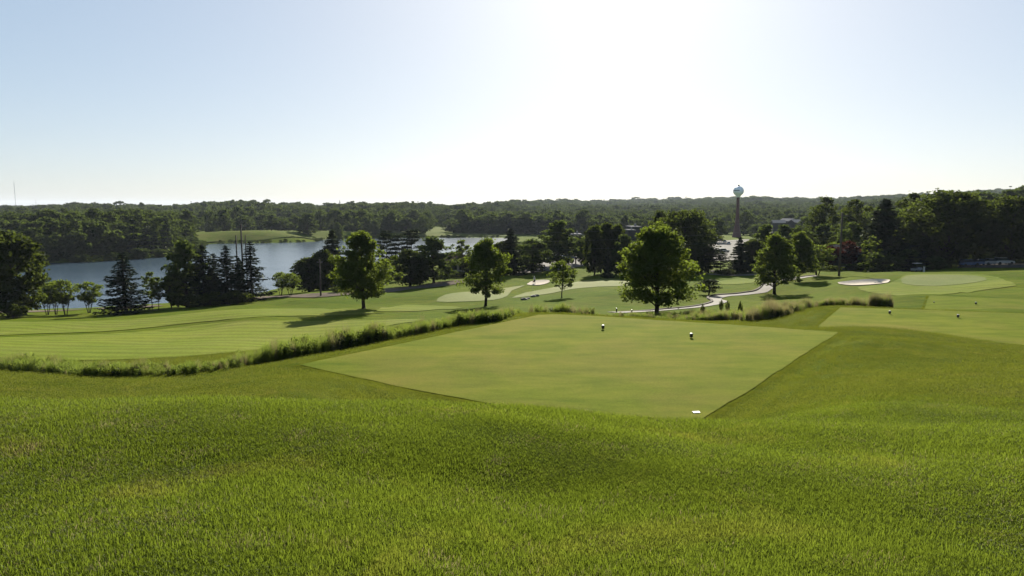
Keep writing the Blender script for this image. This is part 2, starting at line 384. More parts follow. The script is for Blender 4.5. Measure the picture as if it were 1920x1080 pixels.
def leafmat(name, a, b_, trans, tw=.42, gloss=.22, scale=1.4, world=False, stops=(.28,.72)):
    m, t, out = nodes(name); a = tuple(q*.42 for q in a); b_ = tuple(q*.42 for q in b_); trans = tuple(q*.56 for q in trans)
    if world: vec = geo_pos(t)
    else:
        tc = t.nodes.new('ShaderNodeTexCoord'); vec = tc.outputs['Object']
    oi = t.nodes.new('ShaderNodeObjectInfo'); n_ = noise(t, scale, 5, .7, vec)
    c = ramp(t, n_.outputs[0], [(stops[0], a), (stops[1], b_)]).outputs[0]
    if world and scale > .3:
        for sc_, lo_, hi_ in ((scale*.3, (.52,.66,.6), (1.5,1.28,1.35)), (scale*7, (.62,.66,.6), (1.35,1.32,1.3))):
            nn = noise(t, sc_, 3, .55, vec, .5); c = mixc(t, c, ramp(t, nn.outputs[0], [(.36, lo_), (.64, hi_)]).outputs[0], .85, 'MULTIPLY')
        nd = noise(t, .8, 5, .7, vec, .6); c = mixc(t, c, (.15, .105, .03), ramp(t, nd.outputs[0], [(.55, (0,0,0)), (.72, (.75,)*3)]).outputs[0])
    rv = ramp(t, oi.outputs['Random'], [(0, (.72,.78,.75)), (.5, (1,1,1)), (1, (1.28,1.16,1.0))]).outputs[0]
    c = mixc(t, c, rv, .9, 'MULTIPLY')
    tcx = mixc(t, c, trans, .55)
    d = t.nodes.new('ShaderNodeBsdfDiffuse'); tr = t.nodes.new('ShaderNodeBsdfTranslucent'); gl = t.nodes.new('ShaderNodeBsdfGlossy')
    gl.inputs['Roughness'].default_value = .45; gl.inputs['Color'].default_value = (.22,.24,.18,1)
    t.links.new(c, d.inputs[0]); t.links.new(tcx, tr.inputs[0])
    m1 = t.nodes.new('ShaderNodeMixShader'); m1.inputs[0].default_value = tw
    t.links.new(d.outputs[0], m1.inputs[1]); t.links.new(tr.outputs[0], m1.inputs[2])
    fr = t.nodes.new('ShaderNodeMixShader'); fr.inputs[0].default_value = gloss*.35
    t.links.new(m1.outputs[0], fr.inputs[1]); t.links.new(gl.outputs[0], fr.inputs[2])
    t.links.new(fr.outputs[0], out.inputs[0]); return m
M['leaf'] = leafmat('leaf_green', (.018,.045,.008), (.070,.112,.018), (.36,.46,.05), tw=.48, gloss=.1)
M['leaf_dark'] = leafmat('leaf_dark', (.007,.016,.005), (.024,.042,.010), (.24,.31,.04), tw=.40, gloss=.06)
M['needle'] = leafmat('needle', (.012,.026,.014), (.028,.048,.024), (.04,.06,.02), tw=.15, gloss=.1)
M['pine'] = leafmat('pine_needle', (.02,.036,.016), (.045,.065,.03), (.07,.09,.03), tw=.2, gloss=.1)
M['leaf_red'] = leafmat('leaf_red', (.05,.016,.012), (.06,.024,.016), (.18,.05,.03), tw=.35, gloss=.05)
M['leaf_far'] = leafmat('leaf_far', (.018,.040,.012), (.072,.115,.028), (.22,.29,.05), tw=.42, scale=.12, world=True, gloss=.04)
M['grass_blade'] = leafmat('grass_blade', (.007,.028,.004), (.070,.100,.013), (.35,.46,.038), tw=.57, gloss=.12, scale=.6, world=True, stops=(.36,.66))
M['bank_blade'] = leafmat('bank_blade', (.020,.052,.005), (.12,.138,.018), (.35,.40,.045), tw=.5, gloss=.1, scale=.6, world=True, stops=(.36,.66))
M['weed'] = leafmat('weed_leaf', (.09,.14,.03), (.19,.25,.05), (.42,.54,.085), tw=.52, scale=.8, world=True, gloss=.06)
M['weed_dark'] = leafmat('weed_dark', (.02,.035,.012), (.05,.07,.02), (.08,.11,.02), tw=.3, scale=.8, world=True)
M['reed'] = leafmat('reed_blade', (.16,.15,.06), (.33,.29,.13), (.50,.46,.20), tw=.45, scale=1.2, world=True, gloss=.06)

# ------------------------------------------------------------------ bunkers (carved before the terrain mesh)
bunk_r = hits(smooth([(1570,532),(1590,528.5),(1622,525.5),(1652,525),(1668,526.5),(1662,531),(1630,534.5),(1595,535.5)], 3))
bunk_c = hits(smooth([(988,534),(1000,528),(1025,526),(1030,530),(1012,535)], 3))
BUNKERS += [(bunk_r, .42, 1.7), (bunk_c, .4, 2.0)]

# ------------------------------------------------------------------ ground sheet (polar grid fine near the lens, reaching the horizon)
def ground():
    az = np.concatenate([np.linspace(-math.pi, -1.0, 60, endpoint=False), np.linspace(-1.0, -.78, 30, endpoint=False),
                         np.linspace(-.78, .78, 520, endpoint=False), np.linspace(.78, 1.0, 30, endpoint=False), np.linspace(1.0, math.pi, 60, endpoint=False)])
    rr = [0.4]; 
    while rr[-1] < 14000:
        r = rr[-1]; rr.append(r*(1.03 if r < 3 else 1.009 if r < 170 else 1.02 if r < 700 else 1.05))
    rr = np.array(rr); na_, nr = len(az), len(rr)
    A_, Rr = np.meshgrid(az, rr); X = Rr*np.sin(A_); Y = Rr*np.cos(A_); Z = H(X, Y)
    v = np.stack([X, Y, Z], -1).reshape(-1, 3); v = np.concatenate([v, [[0, 0, h1(0, .2)]]])
    i, j = np.meshgrid(np.arange(nr-1), np.arange(na_), indexing='ij'); k = (j+1) % na_
    f = np.stack([i*na_+j, i*na_+k, (i+1)*na_+k, (i+1)*na_+j], -1).reshape(-1, 4)[:, ::-1]
    c = len(v)-1; fans = np.stack([np.full(na_, c), (np.arange(na_)+1) % na_, np.arange(na_), np.arange(na_)], -1)
    o = mk('ground', v, f, M['rough'], smooth_=True)
    tag(o, 'rolling grass ground from the foreground slope down to the far hills', 'ground', kind='structure')
ground()

def sheet(name, poly, mat, off=.03, step=1.0, label='', cat='', parent=None, kind='structure', zfun=None):
    P = np.asarray(poly, float)
    # resample outline
    out = []
    for i in range(len(P)):
        a, b_ = P[i], P[(i+1) % len(P)]; L = np.linalg.norm(b_-a); k = max(1, int(L/step))
        for q in range(k): out.append(a+(b_-a)*q/k)
    out = np.array(out); nb_ = len(out); out = out+np.stack([vnoise(out[:,0]*1.3, out[:,1]*1.3), vnoise(out[:,0]*1.3+9, out[:,1]*1.3)], -1)*.11
    x0, y0 = out.min(0); x1, y1 = out.max(0)
    gx, gy = np.meshgrid(np.arange(x0, x1, step), np.arange(y0, y1, step)); gx = gx.ravel(); gy = gy.ravel()
    d = sdist(out, gx, gy); k = d < -step*.45
    allp = np.concatenate([out, np.stack([gx[k], gy[k]], -1)])
    edges = [(i, (i+1) % nb_) for i in range(nb_)]
    vs, _, fs, *_ = delaunay_2d_cdt([Vector(p) for p in allp.tolist()], edges, [list(range(nb_))], 1, 1e-5)
    xy = np.array([(q.x, q.y) for q in vs]); z = H(xy[:,0], xy[:,1])+off
    if zfun is not None: z = zfun(xy[:,0], xy[:,1], z)
    fs = [list(f) for f in fs if len(f) >= 3]
    o = mk(name, np.column_stack([xy, z]), fs, mat, parent, smooth_=True)
    me = o.data
    if me.polygons and me.polygons[0].normal.z < 0: me.flip_normals()
    if parent is None: tag(o, label, cat, kind=kind)
    return o

# mown areas
sheet('tee_box', tee1, M['tee'], .035, .5, 'square mown tee in the foreground, largest and nearest of the tees', 'tee box')
sheet('tee_box', tee2, M['tee'], .035, .7, 'wide mown tee at the right with two black markers, behind the foreground slope', 'tee box')
sheet('tee_box', tee3, M['tee'], .05, 1.2, 'farthest mown tee strip at the right edge, in front of the putting green', 'tee box')
f1 = hits(smooth([(-60,638),(0,634),(100,630),(200,627),(290,620),(380,609),(450,603),(560,602),(700,601),(800,598),(760,606),(640,632),(560,650),(480,664),(350,674),(200,676),(100,676),(0,672),(-60,672)], 2), 46)
sheet('fairway', f1, M['fairway'], .06, 1.6, 'pale mown fairway just behind the long weedy hedge strip at the left', 'fairway')
f2 = hits(smooth([(-60,604),(0,603.5),(90,604),(190,602),(280,596),(400,584),(470,580),(560,579),(650,579.5),(690,581),(700,588),(640,592),(520,593),(430,599),(330,609),(270,616),(180,623),(80,626),(-60,629)], 2), 46)
sheet('fairway', f2, M['fairway'], .07, 2.0, 'second mown fairway band running along the row of dark spruces at the left', 'fairway')
f3 = hits(smooth([(700,583),(740,585),(800,583),(870,577),(800,573),(760,572),(730,577)], 2), 60)
sheet('fairway', f3, M['fairway'], .07, 1.5, 'short pale mown strip beside the two middle maples', 'fairway')
g1 = hits(smooth([(960,559),(985,549),(1030,541),(1075,530),(1120,523),(1165,524),(1195,531),(1180,536),(1120,538),(1070,543),(1030,551),(990,556)], 2), 80)
sheet('green', g1, M['green'], .07, 1.4, 'pale putting green in the centre behind the small young maple', 'putting green')
g2 = hits(smooth([(818,566),(835,553),(870,548),(930,543),(985,535),(960,545),(950,556),(925,563),(870,566)], 2), 80)
sheet('green', g2, M['green'], .07, 1.4, 'pale mown green behind the middle maple, left of the central putting green', 'putting green')
g3 = hits(smooth([(1610,538),(1640,535),(1668,531),(1688,522),(1700,516),(1760,514),(1830,515),(1870,520),(1890,528),(1905,536),(1860,542),(1790,551),(1700,555),(1650,552),(1615,545)], 2), 80)
sheet('fairway', g3, M['fairway'], .07, 1.4, 'mown apron round the putting green at the right', 'fairway')
g4 = hits(smooth([(1690,528),(1700,518),(1760,516),(1830,518),(1850,526),(1800,534),(1740,537),(1700,534)], 2), 80)
sheet('green', g4, M['green'], .12, 1.4, 'putting green at the right below the giant dark oaks', 'putting green')
f4 = hits(smooth([(1340,530),(1380,523),(1430,519),(1455,520),(1440,527),(1400,532),(1360,534)], 2), 80)
sheet('fairway', f4, M['fairway'], .07, 1.5, 'small mown strip above the bend of the cart path', 'fairway')
sheet('bunker', bunk_r, M['sand'], .12, .5, 'kidney shaped pale sand bunker left of the right putting green', 'bunker')
sheet('bunker', bunk_c, M['sand'], .12, .5, 'small shaded sand bunker behind the central putting green', 'bunker')
# lake
lk = sheet('water', lake, M['water'], 0, 14, 'blue grey lake beyond the row of spruces', 'lake', zfun=lambda x, y, z: np.full_like(z, CZ-24.5))
# far golf course lawns
fl1 = hits([(356,436),(400,433),(440,431),(520,431),(620,432),(640,438),(620,446),(590,450),(480,452),(420,453),(385,455),(362,447)], 300)
sheet('far_lawn', fl1, M['far_grass'], .5, 8, 'sunlit lawn on the far shore with long tree shadows', 'lawn')
fl2 = hits([(690,438),(740,440),(790,432),(830,424),(842,428),(834,440),(950,441.5),(950,443.5),(835,443.5),(760,445),(700,445)], 300)
sheet('far_lawn', fl2, M['far_grass'], .5, 8, 'small bright lawn on the far shore in the gap between dark trees', 'lawn')

def strip(poly_c, wid):
    P = smooth(poly_c, 5, closed=False); T = np.gradient(P, axis=0); T /= np.linalg.norm(T, axis=1)[:,None]+1e-9
    N = np.stack([-T[:,1], T[:,0]], -1)*wid/2
    return np.concatenate([P+N, (P-N)[::-1]]), P, N
def road(name, pl, wid, mat, label, cat, off=.08, step=1.0, dmin=40, kerb=None, world=None):
    c = hits(pl, dmin) if world is None else world
    o_, P, N = strip(c, wid); o = sheet(name, o_, mat, off, step, label, cat)
    if kerb:
        s_ = kerb; K0 = P+N*s_*1.0; K1 = P+N*s_*(1+.36/(wid/2))
        h0 = H(K0[:,0], K0[:,1]); h1_ = H(K1[:,0], K1[:,1]); V = []; Fc = []
        for i in range(len(P)):
            z0 = h0[i]-.1; z1 = h1_[i]+.2*min(1, i/12)+.02
            V += [(*K0[i], z0), (*K0[i], z1), (*K1[i], z1), (*K1[i], z0)]
        for i in range(len(P)-1):
            a = i*4; bq = a+4
            for k in range(4): Fc.append([a+k, a+(k+1) % 4, bq+(k+1) % 4, bq+k])
        mk('kerb', V, Fc, M['dirt'], parent=o)
    return o
cart = [(1150,586.5),(1185,585.5),(1232,583),(1262,580.5),(1300,577),(1330,572.5),(1347,568),(1350,565),(1342,561.5),(1344,558),(1362,554.5),(1398,551.5),(1425,547.5),(1438,540),(1444,533),(1460,527.5),(1485,524),(1512,519.5),(1532,517.5)]
cp_o = road('cart_path', cart, 1.9, M['path'], 'pale concrete cart path winding in an S below the big maple', 'path', .07, .8, 60, kerb=1)
road('road', [(-60,588),(60,584.5),(150,581),(230,578),(300,573)], 4.5, M['road'], 'tan track along the near lake shore behind the spruce row', 'road', .1, 2, 100)
road('road', [(470,560),(520,556.5),(580,554),(640,551.5),(700,548),(760,541),(820,534),(868,528)], 7, M['road'], 'tan road past the utility pole by the lake', 'road', .12, 2, 100)
road('service_path', [(1312,513.5),(1330,514),(1352,515.5),(1400,516),(1432,514)], 3.2, M['concrete'], 'pale service path with rocks below the car park trees', 'path', .1, 1.5, 100)
lotA = hits([(962,514),(985,505),(1015,494),(1030,484),(1060,481),(1125,485),(1112,498),(1060,506),(1005,511)], 120)
sheet('parking_lot', lotA, M['concrete'], .15, 4, 'pale parking lot in the centre behind the small maple', 'parking lot')
lotB = hits([(1290,482),(1310,462),(1345,452),(1400,449),(1440,452),(1405,475),(1385,488),(1330,490)], 180)
sheet('parking_lot', lotB, M['concrete'], .15, 5, 'large pale parking lot below the water tower', 'parking lot')
lotC = hits([(1795,503),(1930,503),(1990,500),(1960,496),(1800,497)], 120)
sheet('parking_lot', lotC, M['asphalt'], .15, 3, 'dark shaded parking strip under the oaks at the right', 'parking lot')
# ------------------------------------------------------------------ trees
def leaf_quads(C, size, rng, flat=0.0, aspect=1.5):
    """small kite-shaped leaf sprays at the points C, random orientation"""
    n_ = len(C); s_ = size*(.6+.8*rng.rand(n_))[:,None]
    nrm = rng.randn(n_, 3); nrm[:,2] = nrm[:,2]*(1+flat)+flat*1.2; nrm /= np.linalg.norm(nrm, axis=1)[:,None]
    a = np.cross(nrm, rng.randn(n_, 3)); a /= np.linalg.norm(a, axis=1)[:,None]; b = np.cross(nrm, a)
    a = a*s_*.5*aspect; b = b*s_*.5
    fold = nrm*s_*.12
    V = np.stack([C-a, C-b+fold-a*.15, C+a, C+b+fold-a*.15], 1).reshape(-1, 3)
    return V
def quadf(nv): return np.arange(nv).reshape(-1, 4)
def limb(mb, p0, p1, r0, r1, rng, seg=5, n_=4, bend=.08):
    p0 = np.array(p0, float); p1 = np.array(p1, float); L = np.linalg.norm(p1-p0); P = []
    off = rng.randn(3)*L*bend
    for i in range(n_+1):
        t = i/n_; P.append(p0+(p1-p0)*t+off*math.sin(math.pi*t)+np.array([0,0,1])*L*.10*math.sin(math.pi*t))
    mb.tube([tuple(q) for q in P], [r0+(r1-r0)*i/n_ for i in range(n_+1)], seg)
def crown_profile(kind, t):
    if kind == 'maple': return (np.sin(np.pi*np.clip(t*.93+.05, 0, 1)**.72))**.62*(1-.15*t)
    if kind == 'round': return np.sqrt(np.clip(1-(2*t-1)**2, 0, 1))**.9
    if kind == 'cone': return np.clip(1.05-t, 0, 1)**.55*np.clip(t*9+.35, 0, 1)
    if kind == 'vase': return np.clip(.35+t*1.1, 0, 1)*np.sqrt(np.clip(1-t**4, 0, 1))
    if kind == 'column': return np.sqrt(np.clip(1-t**5, 0, 1))*np.clip(.75+t*.6, 0, 1)
    return 1-t
def broadleaf(seed, Hh=10., Wd=8., base=1.9, kind='maple', nc=150, per=48, leaf=.30, lumpy=.35, open_=.0, trunks=1, flatc=.75, tr=.2):
    """crown + trunk meshes of one broadleaved tree, Hh metres tall and Wd wide"""
    rng = np.random.RandomState(seed); C = []; cen = []
    ph = rng.rand(6)*6.28
    for i in range(nc):
        t = rng.beta(1.25, 1.15); a = rng.rand()*6.283
        lob = 1+lumpy*.5*math.sin(3*a+ph[0]+t*5)+lumpy*.35*math.sin(5*a+ph[1]-t*9)+lumpy*.3*math.sin(t*17+ph[2]+2*a)
        rmax = crown_profile(kind, np.array(t))*Wd/2*lob*.93
        rad = rmax*rng.rand()**(.42); z = base+(Hh-base)*(t*.95+.02)
        cen.append((rad*math.cos(a), rad*math.sin(a), z+rng.randn()*.12))
    cen = np.array(cen); cr = Wd*.085*(.6+.8*rng.rand(nc))
    for c, r_ in zip(cen, cr):
        k = int(per*(.6+.8*rng.rand())); d = rng.randn(k, 3); d /= np.linalg.norm(d, axis=1)[:,None]
        d *= (rng.rand(k)**.45)[:,None]; C.append(c+d*r_*np.array([1.15, 1.15, flatc]))
    C = np.concatenate(C)
    # stray sprays that break the outline
    k = rng.rand(len(C)) < .04; C[k] += rng.randn(k.sum(), 3)*Wd*.03
    C = C[C[:,2] > base*.75]
    V = leaf_quads(C, leaf, rng, .25)
    mb = MB(); top = Hh*.86
    if trunks == 1:
        P = [(0,0,-.6)]; x = y = 0.0
        mb.tube([(0,0,-.8),(0,0,0),(0,0,.25)], [tr*1.9, tr*1.45, tr*1.1], 9)
        P = []; nseg = 8
        for i in range(nseg+1):
            t = i/nseg; P.append((x, y, .2+(top-.2)*t)); x += rng.randn()*.05; y += rng.randn()*.05
        mb.tube(P, [tr*(1.08-.98*i/nseg) for i in range(nseg+1)], 9); axis = [P]
    else:
        axis = []
        for q in range(trunks):
            a = q*6.283/trunks+rng.rand(); P = []
            for i in range(6):
                t = i/5; rr = .15+Wd*.24*t**1.3; P.append((rr*math.cos(a), rr*math.sin(a), -.5+(top*.8+.5)*t))
            mb.tube(P, [tr*(1-.8*i/5) for i in range(6)], 7); axis.append(P)
    sel = rng.permutation(nc)[:min(nc, 60)]
    for i in sel:
        c = cen[i]; P = np.array(axis[i % len(axis)]); zt = max(base*.75, c[2]-np.hypot(c[0], c[1])*.75-.3)
        j = int(np.argmin(abs(P[:,2]-zt))); s_ = P[j]
        if len(axis) == 1: zt = min(zt, top*.95); s_ = np.array([np.interp(zt, P[:,2], P[:,0]), np.interp(zt, P[:,2], P[:,1]), zt])
        limb(mb, s_, c, tr*.34*(1-.5*zt/Hh), .018, rng, 4, 3)
    return V, quadf(len(V)), mb
def spruce(seed, Hh=12., Wd=7., levels=30, per=9, base=.6, leaf=.34, droop=.22, rag=.25, dens=1.0):
    rng = np.random.RandomState(seed); C = []; A_ = []; mb = MB()
    mb.tube([(0,0,-.8),(0,0,Hh*.5),(0,0,Hh)], [.22, .12, .015], 8)
    for l in range(levels):
        t = (l+.5*rng.rand())/levels; z = base+(Hh-base)*t; R_ = Wd/2*(1-t)**.82*(1+rag*rng.randn()*.4)+.12
        for q in range(per):
            a = rng.rand()*6.283; R2 = R_*(.72+.4*rng.rand()); k = max(3, int((R2*9+3)*dens))
            s_ = (np.arange(k)+.5)/k; s_ = s_**.8
            x = R2*s_*math.cos(a); y = R2*s_*math.sin(a)
            zz = z+R2*(-droop*np.sin(s_*2.2)*1.1+.10*s_**3)
            wv = .10+.22*R2*(1-s_)*.5
            P = np.stack([x-math.sin(a)*rng.randn(k)*wv, y+math.cos(a)*rng.randn(k)*wv, zz-rng.rand(k)*.16], -1)
            C.append(P); A_.append(np.tile([[math.cos(a), math.sin(a), -.25]], (k, 1)))
            if q % 2 == 0: mb.tube([(0,0,z), (R2*.5*math.cos(a), R2*.5*math.sin(a), z-R2*droop*.85), (R2*.9*math.cos(a), R2*.9*math.sin(a), z-R2*droop*.8)], [.035*(1-t)+.012, .02, .008], 3)
    C = np.concatenate(C); A_ = np.concatenate(A_); n_ = len(C)
    d = A_+rng.randn(n_, 3)*.45; d /= np.linalg.norm(d, axis=1)[:,None]
    u = np.cross(d, rng.randn(n_, 3)*.5+np.array([0,0,1])); u /= np.linalg.norm(u, axis=1)[:,None]
    s_ = leaf*(.6+.8*rng.rand(n_))[:,None]
    V = np.stack([C-d*s_*.7, C-u*s_*.3, C+d*s_*.8, C+u*s_*.3], 1).reshape(-1, 3)
    return V, quadf(len(V)), mb
def pine(seed, Hh=14., Wd=8., layers=11, per=4, leaf=.32):
    rng = np.random.RandomState(seed); C = []; mb = MB()
    mb.tube([(0,0,-.8),(.1,0,Hh*.5),(0,.1,Hh*.97)], [.24, .15, .03], 8)
    for l in range(layers):
        t = .3+.7*l/(layers-1); z = Hh*t; R_ = Wd/2*math.sin(math.pi*min(1, (1.1-t)*1.05))**.6*(.75+.4*rng.rand())
        for q in range(per):
            a = rng.rand()*6.283; r1 = R_*(.55+.5*rng.rand()); e = (r1*math.cos(a), r1*math.sin(a), min(z+r1*.12, Hh))
            limb(mb, (0, 0, z-.3), e, .05, .015, rng, 4, 3)
            for g in range(4):
                f = .35+.65*(g+1)/4; c = np.array([e[0]*f, e[1]*f, z-.1+(e[2]-z)*f]); k = 34
                d = rng.randn(k, 3)*np.array([.55, .55, .16])*(.6+Wd*.05); C.append(c+d)
    C = np.concatenate(C); V = leaf_quads(C, leaf, rng, 1.2); return V, quadf(len(V)), mb

KIND = {}
def defkind(key, gen, leafm, name, cat='tree'):
    V, Fq, mb = gen; z = V[:,2].max(); wdt = np.percentile(np.hypot(V[:,0], V[:,1]), 98.5)*2
    KIND[key] = dict(V=V, F=Fq, mb=mb, mat=leafm, name=name, cat=cat, H=z, W=wdt, crown=None, trunk=None)
defkind('maple_a', broadleaf(1, nc=225, per=84, leaf=.19, base=1.6, lumpy=.32), M['leaf'], 'maple_tree')
defkind('maple_b', broadleaf(2, nc=205, per=82, leaf=.20, base=1.7, lumpy=.45, Wd=7.6), M['leaf'], 'maple_tree')
defkind('maple_c', broadleaf(3, nc=175, per=80, leaf=.20, base=1.8, lumpy=.4, Wd=7.4, kind='maple'), M['leaf'], 'maple_tree')
defkind('young', broadleaf(4, Hh=6.5, Wd=5.2, nc=85, per=40, leaf=.2, base=1.9, lumpy=.35, kind='round', tr=.1), M['leaf'], 'young_maple_tree')
defkind('conical', broadleaf(5, Hh=10, Wd=6.6, nc=195, per=76, leaf=.19, base=1.5, kind='cone', lumpy=.25), M['leaf'], 'linden_tree')
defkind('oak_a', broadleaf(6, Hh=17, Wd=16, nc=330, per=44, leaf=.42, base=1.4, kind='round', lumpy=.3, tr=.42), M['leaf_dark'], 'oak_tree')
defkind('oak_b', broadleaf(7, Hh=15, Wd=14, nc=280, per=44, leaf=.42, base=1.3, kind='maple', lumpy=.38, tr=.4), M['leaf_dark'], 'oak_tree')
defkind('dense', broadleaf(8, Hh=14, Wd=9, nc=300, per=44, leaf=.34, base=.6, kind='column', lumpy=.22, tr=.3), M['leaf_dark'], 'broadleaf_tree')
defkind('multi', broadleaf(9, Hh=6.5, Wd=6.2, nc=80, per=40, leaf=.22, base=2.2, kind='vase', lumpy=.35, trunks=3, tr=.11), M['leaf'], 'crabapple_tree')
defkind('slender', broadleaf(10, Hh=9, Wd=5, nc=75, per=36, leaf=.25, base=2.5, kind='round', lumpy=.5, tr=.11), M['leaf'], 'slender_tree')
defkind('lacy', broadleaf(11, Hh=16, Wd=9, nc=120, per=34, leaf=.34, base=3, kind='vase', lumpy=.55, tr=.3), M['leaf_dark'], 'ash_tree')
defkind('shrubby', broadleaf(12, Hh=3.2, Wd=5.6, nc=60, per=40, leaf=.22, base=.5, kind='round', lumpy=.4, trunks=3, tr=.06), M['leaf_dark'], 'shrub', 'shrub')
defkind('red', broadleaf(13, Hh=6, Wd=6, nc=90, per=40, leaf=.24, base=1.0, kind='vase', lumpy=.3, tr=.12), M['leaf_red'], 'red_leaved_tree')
defkind('mid_a', broadleaf(14, Hh=15, Wd=12, nc=150, per=34, leaf=.5, base=1.0, kind='round', lumpy=.3, tr=.3), M['leaf_far'], 'broadleaf_tree')
defkind('mid_b', broadleaf(15, Hh=16, Wd=11, nc=150, per=34, leaf=.5, base=1.2, kind='maple', lumpy=.4, tr=.3), M['leaf_far'], 'broadleaf_tree')
defkind('mid_c', broadleaf(16, Hh=14, Wd=13, nc=160, per=34, leaf=.5, base=.6, kind='round', lumpy=.4, tr=.3), M['leaf_far'], 'broadleaf_tree')
defkind('spruce_a', spruce(21, rag=.2), M['needle'], 'spruce_tree')
defkind('spruce_b', spruce(22, Hh=13, Wd=6, levels=34, per=8, rag=.6, droop=.16, dens=1.1), M['needle'], 'spruce_tree')
defkind('spruce_c', spruce(23, Hh=13, Wd=5.4, levels=34, per=7, rag=.55, droop=.16, dens=1.0), M['needle'], 'spruce_tree')
defkind('conifer', spruce(24, Hh=14, Wd=9, levels=34, per=11, rag=.3, leaf=.5, droop=.15), M['pine'], 'conifer_tree')
defkind('pine_a', pine(31), M['pine'], 'pine_tree')
defkind('pine_b', pine(32, Wd=9.5, layers=8), M['pine'], 'pine_tree')
defkind('bonsai', pine(33, Hh=3.6, Wd=7.5, layers=4, per=5, leaf=.26), M['pine'], 'spreading_pine')
_rng = random.Random(11); TREES = []
def tree(kind, px, D, top, wpx, label, group=None, x=None, base_h=None):
    """a tree at depth D whose crown top is seen at photograph row `top`"""
    K = KIND[kind]; a, b_ = ray(px, top); X = float(a)*D if x is None else x
    gz = h1(X, D); Ht = CZ+float(b_)*D-gz if base_h is None else base_h
    Ht = max(Ht, 1.5); Wt = wpx/F*D*1.06
    root = empty(K['name'], (X, D, gz-.05), _rng.random()*6.28)
    sx = Wt/K['W']; sz = Ht/K['H']
    root.scale = (sx, sx, sz)
    if K['crown'] is None:
        K['crown'] = mk('crown', K['V'], K['F'], K['mat'], root); K['trunk'] = K['mb'].build('trunk', M['bark'], root, True)
    else:
        for o in (K['crown'], K['trunk']):
            c = o.copy(); COL.objects.link(c); c.parent = root
    tag(root, label, K['cat'], group); TREES.append((X, D, Wt/2)); return root
G1 = 'maples standing on the fairways'
tree('maple_a', 1236, 74.5, 413, 150, 'largest full-crowned maple, just behind the far edge of the nearest tee', G1)
tree('maple_b', 678, 95, 430, 122, 'tall leafy maple left of centre, casting a long shadow across the fairway', G1)
tree('maple_c', 910, 105, 444, 90, 'maple in the middle with wide low branches, right of the grey lakeside house', G1)
tree('young', 1054, 113, 486, 56, 'small young maple with a thin trunk and a round shadow below it', G1)
tree('conical', 1457, 115, 437, 84, 'egg-shaped tree on the right fairway with its trunk shadow pointing right, beside the cart path', G1)
tree('conical', 1502, 135, 432, 66, 'taller egg-shaped tree just behind and right of the first, left of the sand bunker', G1)
tree('multi', 1535, 146, 457, 62, 'low rounded tree touching the egg-shaped tree, left of the tall wooden pole', G1)
G2 = 'trees along the near lake shore'
tree('dense', 12, 116, 430, 118, 'huge dense dark tree cut off by the left edge of the picture', G2)
tree('multi', 84, 125, 527, 42, 'leftmost small tree with forked stems by the lake', G2)
tree('multi', 100, 127, 524, 40, 'small fork-stemmed tree in the middle of a trio at the lake shore', G2)
tree('multi', 118, 124, 522, 44, 'right one of the trio of small fork-stemmed trees by the lake', G2)
tree('multi', 163, 129, 526, 52, 'low broad crabapple standing alone left of the broad spruce', G2)
tree('spruce_a', 228, 124, 472, 96, 'broad dark spruce standing apart at the lake shore', 'spruces by the lake')
tree('slender', 281, 133, 507, 36, 'thin leaning tree right beside the broad spruce', G2)
tree('slender', 294, 132, 517, 30, 'second thin tree by the broad spruce, a little lower', G2)
tree('slender', 318, 131, 516, 52, 'bushy small tree between the thin trees and the tall broadleaf', G2)
tree('mid_b', 345, 134, 447, 84, 'tall dark broadleaf tree rising left of the row of spruces', G2)
tree('spruce_b', 378, 133, 458, 80, 'spruce pressed against the tall broadleaf tree', 'spruces by the lake')
tree('spruce_b', 422, 134, 459, 86, 'ragged spruce in the middle of the spruce row, left of the utility poles', 'spruces by the lake')
tree('spruce_c', 468, 137, 452, 74, 'narrow spruce at the right end of the spruce row with bare-looking layered branches', 'spruces by the lake')
tree('spruce_a', 399, 137, 474, 62, 'lower spruce filling the gap between the two tall ragged ones', 'spruces by the lake')
tree('spruce_a', 446, 139, 482, 56, 'low spruce between the ragged spruce and the narrow one, behind the utility poles', 'spruces by the lake')
tree('shrubby', 440, 130, 543, 62, 'dark shrub below the utility poles', G2)
tree('dense', 330, 137, 505, 40, 'dark lower tree tucked beside the tall dark broadleaf by the lake', G2)
tree('shrubby', 400, 128, 545, 60, 'dark shrub filling the foot of the spruce row', G2)
tree('shrubby', 350, 128, 550, 60, 'dark shrub at the foot of the tall broadleaf tree', G2)
tree('shrubby', 25, 112, 560, 60, 'low bush under the huge tree at the left edge', G2)
tree('multi', 525, 146, 508, 32, 'small pale-leaved tree beside the lake road, left of a pair', G2)
tree('multi', 543, 144, 510, 42, 'small pale-leaved tree beside the lake road, right of a pair', G2)
G3 = 'dark trees around the lakeside road'
tree('dense', 578, 168, 480, 66, 'round dark tree overhanging the lake, left of the pole on the road', G3)
tree('oak_b', 604, 172, 466, 76, 'dark tree behind the slim utility pole', G3)
tree('conifer', 622, 178, 430, 62, 'tall dark pine behind the left side of the tall leafy maple', G3)
tree('shrubby', 632, 145, 535, 30, 'small bush on the grass by the lake road', G3)
tree('pine_a', 724, 196, 431, 44, 'leftmost open-branched pine in front of the far water', 'open pines')
tree('pine_b', 748, 200, 438, 46, 'middle open-branched pine with flat layers', 'open pines')
tree('pine_a', 771, 204, 429, 50, 'right open-branched pine, brownish and tallest of three', 'open pines')
tree('oak_b', 768, 160, 466, 88, 'broad dark tree with drooping foliage between the two maples', G3)
tree('mid_b', 812, 162, 441, 86, 'tall dark tree left of the grey lakeside house', G3)
tree('slender', 867, 188, 447, 42, 'airy grey-green tree right behind the lakeside house', G3)
tree('shrubby', 862, 172, 508, 46, 'dark shrub in front of the lakeside house', G3)
